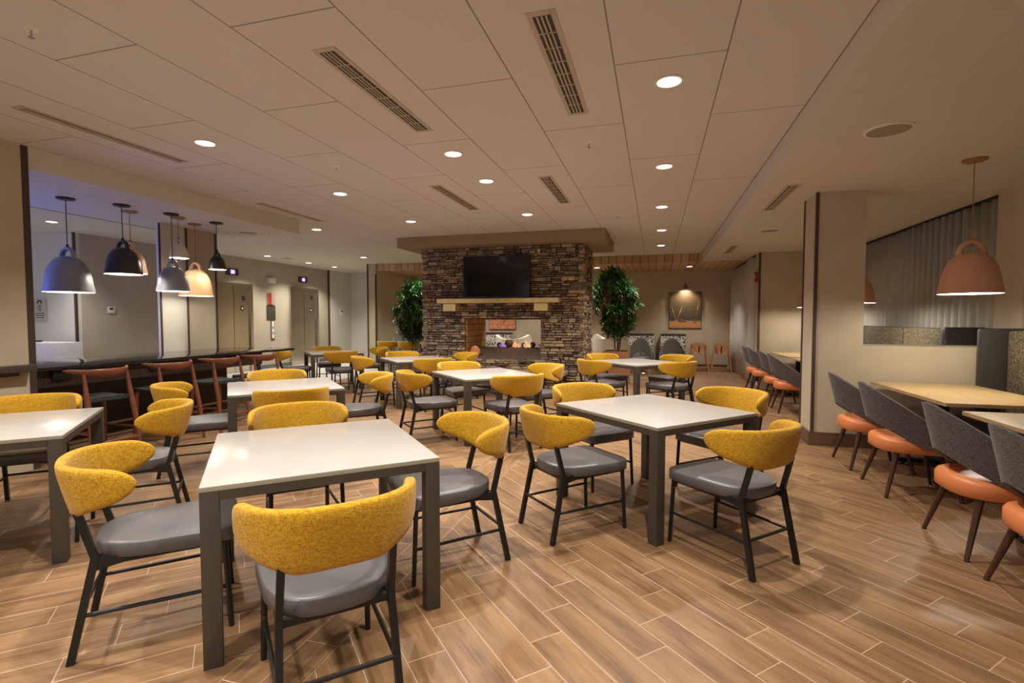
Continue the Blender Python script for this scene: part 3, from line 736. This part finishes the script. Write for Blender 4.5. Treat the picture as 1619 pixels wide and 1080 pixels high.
for y, lb in ((3.76, 'cherry wood bar stool nearest the left wall'), (4.53, 'second cherry wood bar stool from the left'), (5.25, 'third cherry wood bar stool from the left'), (5.92, 'cherry wood bar stool at the far end of the counter')):
    if sp is None: sp = stool_proto(lb); sp.location = (-5.50, y, 0); sp.rotation_euler = (0, 0, R(90))
    else: copy_tree(sp, (-5.50, y, 0), R(90), lb, 'cherry wood bar stools')
led = thing('wall_ledge', 'narrow brown ledge on the wall at the left edge', 'shelf', (-5.66, 2.3, .97))
MB().box(0, .12, -1.0, 1.0, -.03, .03, bev=.003).build('shelf_board', M['bronze'], led)
MB().box(0, .08, -.95, .88, -.065, -.03).build('bracket', M['trim'], led, smooth=False)

# ------------------------------------------------------------------ pendants
def pendant(name, label, x, y, rimz, hgt, dia, mat, cordm, top=ZS, power=PEND_W, rz=0.0, kind='hanging bell shaped pendant lamps'):
    t = thing(name, label, 'pendant lamp', (x, y, top), rz, kind); r = dia/2; z0 = rimz-top; H = hgt
    prof = [(1.0, 0), (.985, .04), (.93, .22), (.88, .42), (.80, .62), (.66, .80), (.45, .93), (.25, .985), (.0, 1.0)]
    mb = MB(); mb.lathe([(r*a, z0+H*b) for a, b in prof], n=40); sh = mb.build('shade', mat, t, ang=60)
    mb = MB(); mb.lathe([(r*.995, z0)]+[(max(0, r*a-.006), z0+H*b-.006+(.004 if b == 0 else 0)) for a, b in prof], n=40); mb.build('inner_reflector', M['lampwhite'], t, ang=60)
    hr = r*.36; pts = [(hr*cos(a)*1.05, 0, z0+H*.97+hr*1.15*sin(a)) for a in [pi*k/14 for k in range(15)]]
    MB().tube([(hr*1.08, 0, z0+H*.88)]+pts+[(-hr*1.08, 0, z0+H*.88)], r*.10, 10, 1.2, up=(0, 1, 0)).build('handle', mat, t)
    zt = z0+H*.97+hr*1.15
    MB().tube([(0, 0, zt-.03), (0, 0, zt+.03), (0, 0, zt+.05)], [.018, .016, .005]).tube([(0, 0, zt+.04), (0, 0, -.01)], .0045, 6).build('cord', cordm, t)
    MB().lathe([(0, 0), (.09, 0), (.09, -.012), (.075, -.022), (0, -.022)], n=28).build('canopy', cordm if cordm is not M['cord'] else M['blackmetal'], t)
    MB().sphere((0, 0, z0+H*.45), min(.04, r*.3), sub=2).tube([(0, 0, z0+H*.5), (0, 0, z0+H*.9)], .02).build('bulb', M['bulb'], t)
    light('POINT', 'pendant_light', (0, 0, z0+H*.12), power, WARM, t, min(.05, r*.4))
    return t
pendant('pendant_lamp', 'large grey bell pendant nearest the left wall, with blue sheen', -6.61, 4.28, 1.74, .42, .49, M['greylamp'], M['cord'], power=9)
pendant('pendant_lamp', 'black bell pendant beside the large grey one', -6.34, 4.72, 1.98, .33, .40, M['blacklamp'], M['cord'])
pendant('pendant_lamp', 'sand bell pendant hidden behind the black one', -6.61, 5.02, 2.02, .33, .36, M['sandlamp'], M['goldcord'])
pendant('pendant_lamp', 'medium grey bell pendant in front of the sand coloured one', -6.23, 5.29, 1.80, .33, .39, M['greylamp'], M['cord'])
pendant('pendant_lamp', 'glowing sand coloured bell pendant with gold cord', -6.56, 5.94, 1.77, .40, .45, M['sandlamp'], M['goldcord'], power=8)
pendant('pendant_lamp', 'small dark bell pendant at the right of the bar group', -6.17, 5.95, 2.15, .20, .24, M['blacklamp'], M['cord'])
pendant('pendant_lamp', 'small cream bell pendant above the medium grey one', -6.36, 5.50, 2.27, .20, .24, M['creamlamp'], M['goldcord'])
pendant('pendant_lamp', 'large peach bell pendant over the booth tables at right', 2.69, 5.45, 1.65, .37, .46, M['peachlamp'], M['goldcord'], power=34)
pendant('pendant_lamp', 'peach bell pendant mostly hidden behind the pillar', 2.69, 8.1, 1.65, .37, .46, M['peachlamp'], M['goldcord'], power=34)
pendant('pendant_lamp', 'farthest peach bell pendant, barely showing left of the pillar', 2.83, 10.75, 1.65, .37, .46, M['peachlamp'], M['goldcord'], power=34)
light('POINT', 'blue_lobby_glow', (-8.1, 2.9, 1.9), 120, (.10, .18, 1), None, .25)

# ------------------------------------------------------------------ booth side: tables, shell chairs, benches
def booth_table(label, x0, x1, y0, y1, legs):
    t = thing('oak_table', label, 'table', ((x0+x1)/2, (y0+y1)/2, 0), 0, 'oak topped pedestal tables'); hx, hy = (x1-x0)/2, (y1-y0)/2
    MB().box(-hx, hx, -hy, hy, .72, .75, bev=.003).build('tabletop', M['lightwood'], t)
    for ly in legs:
        y = ly-(y0+y1)/2
        MB().tube([(0, y, .02), (0, y, .71)], .04, 14).box(-.15, .15, y-.1, y+.1, .70, .719).build('pedestal', M['black'], t)
        mb = MB(); mb.box(-hx-.05+.1, hx-.1, y-.03, y+.03, .02, .06, bev=.005); mb.box(-.03, .03, y-.3, y+.3, .02, .055, bev=.005)
        for sx, sy in ((-hx+.12, 0), (hx-.16, 0), (0, -.26), (0, .26)): mb.tube([(sx, y+sy, 0), (sx, y+sy, .025)], .016)
        mb.build('cross_base', M['black'], t)
booth_table('oak topped table by the pillar wall under the peach pendant', 2.25, 3.14, 4.82, 6.30, (5.80, 5.05))
booth_table('oak topped table at the right edge nearest the camera', 2.17, 3.10, 2.70, 4.43, (3.85, 3.1))
booth_table('oak topped table in the second bay, near end', 2.3, 3.14, 8.1, 9.7, (8.5, 9.3))
booth_table('oak topped table in the second bay, against the end wall', 2.3, 3.14, 10.0, 11.5, (10.4, 11.1))
def shell(mb, hw, depth, yb, sweep, zt, zb, thick=.03, n=34, lean=.25):
    rr = []
    for i in range(n+1):
        t = -1+2*i/n; a = t*sweep; x = hw*sin(a)/(sin(sweep) if sweep < pi/2 else 1); y = yb+depth*(1-cos(a))/(1-cos(sweep))
        nx, ny = sin(a), -cos(a); z1, z0 = zt(abs(t)), zb(abs(t)); z1 = max(z1, z0+.02); ring = []
        for j in range(5):
            v = j/4; ring.append((x+nx*thick/2, y+ny*thick/2-lean*((z0+(z1-z0)*v)-.5)*(1-abs(t)*.5), z0+(z1-z0)*v))
        for j in range(4, -1, -1):
            v = j/4; ring.append((x-nx*thick/2, y-ny*thick/2-lean*((z0+(z1-z0)*v)-.5)*(1-abs(t)*.5), z0+(z1-z0)*v))
        rr.append(ring)
    mb.rings(rr)
def shell_chair(name, label, mat, seatm, legm, group):
    t = thing(name, label, 'chair', (0, 0, 0), 0, group)
    mb = MB(); shell(mb, .285, .47, -.27, R(96), lambda e: .90-.44*e**1.65, lambda e: .61-.20*min(1, (e/.7))**1.4)
    mb.build('backrest', mat, t, ang=50)
    mb = MB(); seat_shape(mb, .36, .475, .52, .48, .27, -.27, r=.035); mb.build('seat', seatm, t, ang=60)
    for sx in (-1, 1):
        MB().tube([(sx*.245, -.25, 0), (sx*.17, -.15, .39)], [.013, .022], 10).build('leg', legm, t)
        MB().tube([(sx*.235, .26, 0), (sx*.17, .17, .39)], [.013, .022], 10).build('leg', legm, t)
    return t
g = 'charcoal and orange shell chairs along the booth tables'
sc = None
for x, y, lb in ((2.03, 5.62, 'charcoal shell chair with orange seat closest to the pillar base'), (2.03, 4.86, 'second charcoal shell chair with orange seat from the pillar'), (2.02, 3.76, 'third charcoal shell chair from the pillar, at the near oak table'), (2.0, 3.05, 'charcoal shell chair with orange seat cut by the right edge'),
                 (2.05, 11.0, 'farthest charcoal shell chair in the second bay next to the silver curtain'), (2.05, 10.4, 'second charcoal shell chair of the second bay'), (2.05, 9.3, 'third charcoal shell chair of the second bay'), (2.05, 8.6, 'charcoal shell chair of the second bay half hidden by the pillar')):
    if sc is None: sc = shell_chair('shell_chair', lb, M['charcoal'], M['orange'], M['darkleg'], g); sc.location = (x, y, 0); sc.rotation_euler = (0, 0, R(-90))
    else: copy_tree(sc, (x, y, 0), R(-90), lb, g)
def booth(label, y0, y1, xb=3.45, segs=2):
    t = thing('booth_bench', label, 'booth bench', (xb, (y0+y1)/2, 0)); h = (y1-y0)/2
    MB().box(-.45, .2, -h+.1, h-.1, .14, .46, bev=.03).build('seat', M['boothvinyl'], t)
    for k in range(segs):
        a = -h+.1+(2*h-.2)*k/segs; b_ = -h+.1+(2*h-.2)*(k+1)/segs
        MB().box(-.02, .17, a+.01, b_-.01, .46, 1.31, bev=.04).build('back_cushion', M['boothpat'], t)
    for s in (-1, 1):
        y = s*(h-.05); MB().box(-.22, .2, y-.05, y+.05, .0, 1.33, bev=.03).build('end_panel', M['boothvinyl'], t)
booth('tall patterned booth bench with dark end panel at right edge', 3.2, 6.3, 3.40, 2)
booth('patterned booth bench seen through the pillar opening', 7.0, 11.5, 3.45, 3)

# ------------------------------------------------------------------ plants
def plant(name, label, loc_, w_, hbox, H, spread, seed, lean=(0, 0), squash=1):
    rg = random.Random(seed)
    pl = thing('planter_box', 'square oak planter box '+label[1], 'planter', loc_, 0, 'square oak planter boxes')
    a = w_/2; mb = MB()
    for x0, x1, y0, y1 in ((-a, a, -a, -a+.03), (-a, a, a-.03, a), (-a, -a+.03, -a+.03, a-.03), (a-.03, a, -a+.03, a-.03)): mb.box(x0, x1, y0, y1, 0, hbox)
    mb.build('box', M['planter'], pl, smooth=False)
    MB().box(-a+.03, a-.03, -a+.03, a-.03, hbox-.2, hbox-.03).build('moss', M['soil'], pl)
    t = thing(name, label[0], 'plant', (loc_[0], loc_[1], hbox-.03)); tips = []; sm_ = MB()
    cz = H*.60
    for k in range(5):
        an = 2*pi*k/5+rg.random()*.6; b0 = Vector((cos(an)*.05, sin(an)*.05, 0))
        top = Vector((cos(an)*.14*spread, sin(an)*.14*spread, H*.5)); mid = Vector((cos(an)*.10, sin(an)*.10, H*.25))
        sm_.tube([b0, mid, top, top+Vector((cos(an)*.03, sin(an)*.03, H*.25))], [.016, .014, .011, .007], 6)
        for j in range(24):
            f = (j+rg.random())/24; st_ = b0.lerp(mid, .6).lerp(top, min(1, f*1.2)); zz = H*(.22+.74*f)
            env = spread*(.30*(1-abs((zz/H-.58)/.46)**2.4)+.04); a2_ = an+rg.uniform(-1.1, 1.1); rr_ = env*rg.uniform(.25, 1.1)
            q = Vector((cos(a2_)*rr_+lean[0]*f, sin(a2_)*rr_+lean[1]*f, zz)); d = (q-st_).normalized()
            sm_.tube([st_, st_.lerp(q, .5)+Vector((0, 0, -.03)), q], [.007, .006, .004], 5); tips.append((q, (d+Vector((0, 0, .8))).normalized(), 3))
    sm_.build('stems', M['stem'], t)
    lf = MB(); bm = lf.bm
    for q, d, lev in tips:
        if lev < 2: continue
        nl = 42
        for k in range(nl):
            an = rg.uniform(0, 2*pi); el = rg.uniform(-.5, 1.1); dd = Vector((cos(an)*cos(el), sin(an)*cos(el), sin(el))); s0 = q-d*rg.uniform(0, .16)
            ln = rg.uniform(.14, .24); sd = dd.cross(Vector((0, 0, 1))); sd = (sd if sd.length > .1 else Vector((1, 0, 0))).normalized()
            wd = rg.uniform(.011, .017); dr = Vector((0, 0, -rg.uniform(.01, .05)))
            pts = [s0, s0+dd*ln*.35, s0+dd*ln*.7+dr*.4, s0+dd*ln+dr]
            v0 = bm.verts.new(pts[0]); a1 = [bm.verts.new(pts[1]+sd*wd), bm.verts.new(pts[1]-sd*wd)]; a2 = [bm.verts.new(pts[2]+sd*wd*.8), bm.verts.new(pts[2]-sd*wd*.8)]; v3 = bm.verts.new(pts[3])
            bm.faces.new((v0, a1[1], a1[0])); bm.faces.new((a1[0], a1[1], a2[1], a2[0])); bm.faces.new((a2[0], a2[1], v3))
    lf.build('foliage', M['leaf'], t, smooth=False)
    return t
plant('potted_tree', ('leafy green potted tree left of the stone fireplace', 'beside the left of the fireplace'), (-5.85, 11.6, 0), .5, .60, 1.90, 1.45, 5)
plant('potted_tree', ('tall leafy green potted tree right of the stone fireplace', 'right of the fireplace behind the far table'), (-.82, 11.5, 0), .56, .72, 1.95, 1.5, 12, lean=(-.12, 0))

# ------------------------------------------------------------------ lounge behind the fireplace
def wing_chair(label, x, y, rz):
    t = thing('wing_chair', label, 'armchair', (x, y, 0), R(rz), 'white lounge wing chairs')
    mb = MB(); shell(mb, .44, .5, -.35, R(80), lambda e: .92+.16*e**2 if e < .85 else .92+.16*.7225-(e-.85)*1.0, lambda e: .30, .08, lean=.2); mb.build('backrest', M['whitevinyl'], t, ang=50)
    MB().box(-.34, .34, -.28, .36, .28, .44, bev=.05).build('seat', M['whitevinyl'], t)
    for sx in (-1, 1):
        for sy in (-.25, .3): MB().tube([(sx*.3, sy, 0), (sx*.27, sy, .29)], .014).build('leg', M['darkleg'], t)
wing_chair('white wing chair seen from behind through the fireplace opening', -3.55, 12.6, 5)
wing_chair('white wing chair edge showing right of the fireplace', -1.72, 13.3, 70)
def banquette(label, x, w_=.75):
    t = thing('banquette', label, 'banquette', (x, FY-.35, 0), 0, 'patterned banquettes along the far wall')
    MB().box(-w_/2, w_/2, -.3, .2, .1, .45, bev=.03).build('seat', M['boothvinyl'], t)
    MB().box(-w_/2, w_/2, .12, .3, .45, .96, bev=.02).build('back_cushion', M['banqpat'], t)
    MB().box(-w_/2, w_/2, .1, .33, .96, 1.0, bev=.006).build('top_rail', M['boothvinyl'], t)
banquette('black and white banquette behind the right planter', -.4, .72); banquette('black and white banquette beside the wooden high chairs', .5, .70)
banquette('black and white banquette seen at left through the fireplace', -4.85, .9); banquette('banquette seen at right edge through the fireplace opening', -3.0, .8)
def round_table(label, x, y, top, r=.3):
    t = thing('lounge_table', label, 'table', (x, y, 0), 0, 'small lounge tables')
    MB().lathe([(0, .72), (r, .72), (r, .745), (0, .745)], n=32).build('tabletop', top, t)
    MB().tube([(0, 0, .02), (0, 0, .72)], .03).lathe([(0, 0), (.22, 0), (.2, .02), (0, .03)], n=24).build('pedestal', M['steel'], t)
round_table('small pale table between the left grey shell chairs', -.38, 13.88, M['tedge']); round_table('small pale table between the right grey shell chairs', .42, 13.88, M['tedge'])
round_table('dark round table behind the white wing chair', -2.75, 13.4, M['black'])
g = 'grey shell chairs before the patterned banquettes'; q = None
for x, y, rz, lb in ((-.36, 13.3, 0, 'left grey shell chair right of the planter, seen from behind'), (.40, 13.3, 0, 'right grey shell chair, seen from behind, beside the high chairs'), (-.40, 14.45, 178, 'small grey shell chair facing forward behind the left one'), (.44, 14.45, 178, 'small grey shell chair facing forward behind the right one')):
    if q is None: q = shell_chair('shell_chair', lb, M['darkgreyshell'], M['vinyl'], M['steel'], g); q.location = (x, y, 0)
    else: copy_tree(q, (x, y, 0), R(rz), lb, g)
t = thing('communal_table', 'long oak table behind the left planter with yellow chairs', 'table', (-6.3, 13.9, 0))
MB().box(-.35, .75, -.55, .95, .71, .75, bev=.004).build('tabletop', M['lightwood'], t)
for sx in (-.27, .67):
    for sy in (-.47, .87): MB().box(sx-.035, sx+.035, sy-.035, sy+.035, 0, .71).build('leg', M['bronze'], t)
g = 'blue grey shell chairs beyond the long oak table'; q = None
for x, lb in ((13.45, 'leftmost blue grey shell chair at the head of the oak table'), (14.12, 'middle blue grey shell chair at the head of the oak table'), (14.8, 'blue grey shell chair at the oak table nearest the left plant leaves')):
    if q is None: q = shell_chair('shell_chair', lb, M['bluegrey'], M['vinyl'], M['darkleg'], g); q.location = (-7.12, x, 0); q.rotation_euler = (0, 0, R(-90))
    else: copy_tree(q, (-7.12, x, 0), R(-90), lb, g)
def highchair(label, x, y, rz):
    t = thing('high_chair', label, 'high chair', (x, y, 0), R(rz), 'wooden toddler high chairs'); m = M['highchair']
    for sx in (-1, 1):
        for sy in (-1, 1): MB().bar((sx*.25, sy*.24, 0), (sx*.17, sy*.13, .74), .032).build('leg', m, t, smooth=False)
    mb = MB()
    for sx in (-1, 1): mb.bar((sx*.175, -.17, .72), (sx*.175, .17, .72), .03, .05); mb.bar((sx*.24, -.24, .1), (sx*.24, .24, .1), .03)
    mb.bar((-.175, -.15, .72), (.175, -.15, .72), .03, .05); mb.bar((-.175, .15, .72), (.175, .15, .72), .03, .12); mb.bar((-.22, -.215, .12), (.22, -.215, .12), .03)
    mb.build('rail', m, t, smooth=False)
    MB().box(-.16, .16, -.14, .14, .48, .50).build('seat', m, t, smooth=False)
    MB().box(-.16, .16, .12, .14, .50, .70).build('back_panel', m, t, smooth=False)
    MB().bar((0, -.15, .74), (0, -.02, .5), .03, .004).build('strap', M['black'], t, smooth=False)
highchair('wooden high chair left of the pair by the far wall', 1.16, 14.8, 3); highchair('wooden high chair right of the pair beside the silver curtain', 1.74, 14.8, -3)

# pictures
def canvas(name, label, x0, x1, z0, z1, mat, y=FY):
    t = thing(name, label, 'picture', ((x0+x1)/2, y-.02, (z0+z1)/2)); a, b_ = (x1-x0)/2, (z1-z0)/2
    MB().box(-a, a, -.018, .018, -b_, b_, bev=.003).build('frame', M['trim'], t); MB().box(-a+.012, a-.012, -.021, -.018, -b_+.012, b_-.012).build('canvas', mat, t, smooth=False)
    return t
def wheatmat():
    m, nt, b = newmat('wheat_field_painting'); setp(b, None, .7)
    s = N(nt, 'ShaderNodeSeparateXYZ'); L(nt, objco(nt), s.inputs[0])
    nz = noise(nt, 5, objco(nt, (1, 1, 5)), 5, .7)
    f = mth(nt, 'ADD', mth(nt, 'ADD', mth(nt, 'MULTIPLY', s.outputs[2], .82), .5), mth(nt, 'MULTIPLY', mth(nt, 'SUBTRACT', nz, .5), .3))
    L(nt, ramp(nt, f, [(0, srgb(176, 112, 60)), (.2, srgb(200, 140, 86)), (.27, srgb(70, 62, 54)), (.5, srgb(108, 94, 78)), (.75, srgb(120, 104, 84)), (1, srgb(88, 78, 68))]), b.inputs['Base Color']); return m
pc = canvas('wheat_painting', 'tall painting of pale wheat ears on dark sky', .38, 1.28, 1.16, 2.22, wheatmat())
M['wheat'] = plain('wheat_ear_paint', srgb(214, 180, 112), .8, var=.1)
for x0_, z0_, x1_, z1_ in ((-.25, -.3, -.38, .15), (-.22, -.3, -.08, .12), (.3, -.2, .38, .25)):
    MB().bar((x0_, -.022, z0_), (x0_+(x1_-x0_)*.5, -.022, z0_+(z1_-z0_)*.5), .006, .002, up=(0, 1, 0)).bar((x0_+(x1_-x0_)*.5, -.022, z0_+(z1_-z0_)*.5), (x1_, -.022, z1_), .028, .002, up=(0, 1, 0), w2=.012).build('wheat_ear', M['wheat'], pc, smooth=False)
def flowermat(name, stops, sc_):
    m, nt, b = newmat(name); setp(b, None, .7)
    v = N(nt, 'ShaderNodeTexVoronoi'); v.inputs['Scale'].default_value = sc_; L(nt, objco(nt), v.inputs['Vector'])
    sp_ = N(nt, 'ShaderNodeSeparateXYZ'); L(nt, v.outputs['Color'], sp_.inputs[0]); L(nt, ramp(nt, sp_.outputs[0], stops), b.inputs['Base Color']); return m
canvas('flower_painting', 'colourful painting half hidden behind the right potted tree', -1.45, -.6, 1.12, 2.22, flowermat('flower_paint', [(0, srgb(60, 120, 50)), (.3, srgb(220, 160, 90)), (.55, srgb(236, 206, 190)), (.8, srgb(200, 110, 80)), (1, srgb(120, 150, 70))], 12))
canvas('red_patterned_picture', 'wide salmon patterned picture seen through the fireplace opening', -5.2, -4.3, 1.10, 1.50, flowermat('salmon_pattern', [(0, srgb(206, 90, 60)), (.4, srgb(232, 140, 100)), (.7, srgb(240, 196, 160)), (1, srgb(196, 70, 50))], 42))
lm = thing('picture_lamp', 'brass picture lamp above the wheat painting', 'wall lamp', (.83, FY, 2.36))
MB().tube([(0, 0, .05), (0, -.06, .1), (0, -.16, .1), (0, -.2, .03)], .012).lathe([(0, 0), (.045, 0), (.045, .01), (0, .01)], (0, -.01, .045)).build('arm', M['brass'], lm)
MB().lathe([(.02, .04), (.04, .03), (.10, -.05), (.097, -.05), (.037, .024), (.015, .03)], (0, -.2, 0)).build('shade', M['brass'], lm)
MB().sphere((0, -.2, -.02), .025).build('bulb', M['bulb'], lm)
light('SPOT', 'picture_light', (0, -.2, -.04), 45, (1, .8, .5), lm, .03, R(130), .6, rot=(R(18), 0, 0))

# ------------------------------------------------------------------ lobby: elevators and wall fittings
def elevator(n, label, y0, y1, zt):
    t = thing('elevator_door', label, 'elevator', (-10.8, (y0+y1)/2, 0)); h = (y1-y0)/2
    mb = MB(); mb.box(0, .07, -h-.09, -h, 0, zt+.09); mb.box(0, .07, h, h+.09, 0, zt+.09); mb.box(0, .07, -h, h, zt, zt+.09); mb.build('frame', M['steel'], t, smooth=False)
    for a, b_ in ((-h, -.008), (.008, h)): dp = MB().box(0, .025, a, b_, .01, zt).build('door_panel', M['steel'], t, smooth=False)
    MB().box(0, .01, -.008, .008, 0, zt).build('gap', M['black'], t, smooth=False)
    for yy, zz in ((h-.25, 1.72), (h-.2, 2.12 if n else 2.0)): MB().box(.025, .03, yy-.05, yy+.05, zz-.06, zz+.06).build('notice', M['black'], dp, smooth=False)
    MB().box(.03, .032, h-.27, h-.23, 1.70, 1.74).build('notice_symbol', M['white'], dp, smooth=False)
    p = thing('floor_indicator', 'dark floor indicator with blue light above the %s elevator' % ('right' if n else 'left'), 'indicator', (-10.8, (y0+y1)/2-.02, 2.68), 0, 'elevator floor indicators')
    MB().box(0, .03, -.2, .2, -.085, .085, bev=.004).build('housing', M['trim'], p)
    MB().box(.03, .034, -.17, .17, -.06, .06).build('panel', M['bronze'], p, smooth=False); MB().box(.034, .036, -.06, .07, -.05, .05).build('lit_digit', M['blueled'], p, smooth=False)
elevator(0, 'brushed steel elevator doors partly behind the small pendants', 10.35, 11.42, 2.30); elevator(1, 'brushed steel elevator doors at the lobby corner', 13.1, 14.25, 2.33)
def wallbox(name, label, cat, y, z, w_, h_, mat, d=.04, parts=()):
    t = thing(name, label, cat, (-10.8, y, z)); MB().box(0, d, -w_/2, w_/2, -h_/2, h_/2, bev=.004).build('housing', mat, t)
    for nm, a, b_, c, e_, m in parts: MB().box(d, d+.006, a, b_, c, e_).build(nm, m, t, smooth=False)
wallbox('fire_telephone_panel', 'grey and red fire panel between the elevators', 'panel', 12.25, 2.02, .24, .34, M['speaker'], .05, (('red_strip', -.12, -.02, -.17, .17, M['red']),))
wallbox('call_panel_cover', 'flat taupe metal plate below the red fire panel', 'panel', 12.25, 1.62, .34, .42, M['bronze'], .02)
wallbox('call_button_panel', 'narrow elevator call button panel between the doors', 'panel', 12.3, 1.12, .14, .58, M['trim'], .02, (('button_plate', -.045, .045, -.25, .25, M['white']), ('call_button', -.02, .02, -.14, -.06, M['black']), ('call_button', -.02, .02, .02, .1, M['black'])))
wallbox('emergency_light', 'small white emergency light above the fire panel', 'emergency light', 12.25, 2.55, .26, .14, M['white'], .08)
wallbox('thermostat', 'white thermostat on the taupe lobby wall at left', 'thermostat', 7.75, 1.62, .13, .13, M['white'], .03, (('display', -.045, .03, 0, .04, M['bronze']),))
t = thing('light_switch', 'white wall switch at the lobby corner panel', 'switch', (-10.74, 15.6, 1.68)); MB().box(0, .02, -.09, .09, -.12, .12, bev=.004).build('plate', M['white'], t); MB().box(.02, .026, -.03, .03, .0, .07).build('rocker', M['black'], t)
t = thing('wall_sign', 'grey notice sign with arched symbol at the far left lobby wall', 'sign', (-11.75, 7.09, 1.62))
MB().box(-.16, .16, -.012, 0, -.22, .22).build('plate', M['ventframe'], t, smooth=False)
mb = MB(); mb.tube([(-.055+.0, -.016, .12)]+[(.055*-cos(a), -.016, .12+.055*sin(a)) for a in [pi*k/8 for k in range(1, 8)]]+[(.055, -.016, .12)], .012, 6)
for k, wd in enumerate((.1, .08, .09, .06)): mb.box(-wd/2, wd/2, -.014, -.012, .07-.035*k, .085-.035*k)
for k, wd in enumerate((.26, .24, .2)): mb.box(-wd/2, wd/2, -.014, -.012, -.09-.04*k, -.075-.04*k)
mb.build('symbol_and_lines', M['black'], t)
t = thing('lobby_counter', 'white lobby counter block below the wall sign', 'counter', (-10.9, 6.6, 0)); MB().box(-.7, .55, -.2, .3, 0, 1.0, bev=.01).build('white_base', M['white'], t); MB().lathe([(0, 1.0), (.12, 1.0), (.12, 1.03), (0, 1.03)], (-.25, 0, 0)).build('tray', M['boothvinyl'], t)
t = shell_chair('shell_chair', 'dark rounded lobby chair in front of the white counter block', M['darkgreyshell'], M['vinyl'], M['darkleg'], None); t.location = (-9.9, 5.75, 0)
t = thing('fire_alarm', 'red fire alarm on the wall edge by the silver curtain', 'fire alarm', (2.095, 11.9, 2.33)); MB().box(-.05, 0, -.06, .06, -.11, .11, bev=.006).build('housing', M['red'], t); MB().box(-.07, -.05, -.03, .03, -.03, .04, bev=.004).build('strobe', M['white'], t)
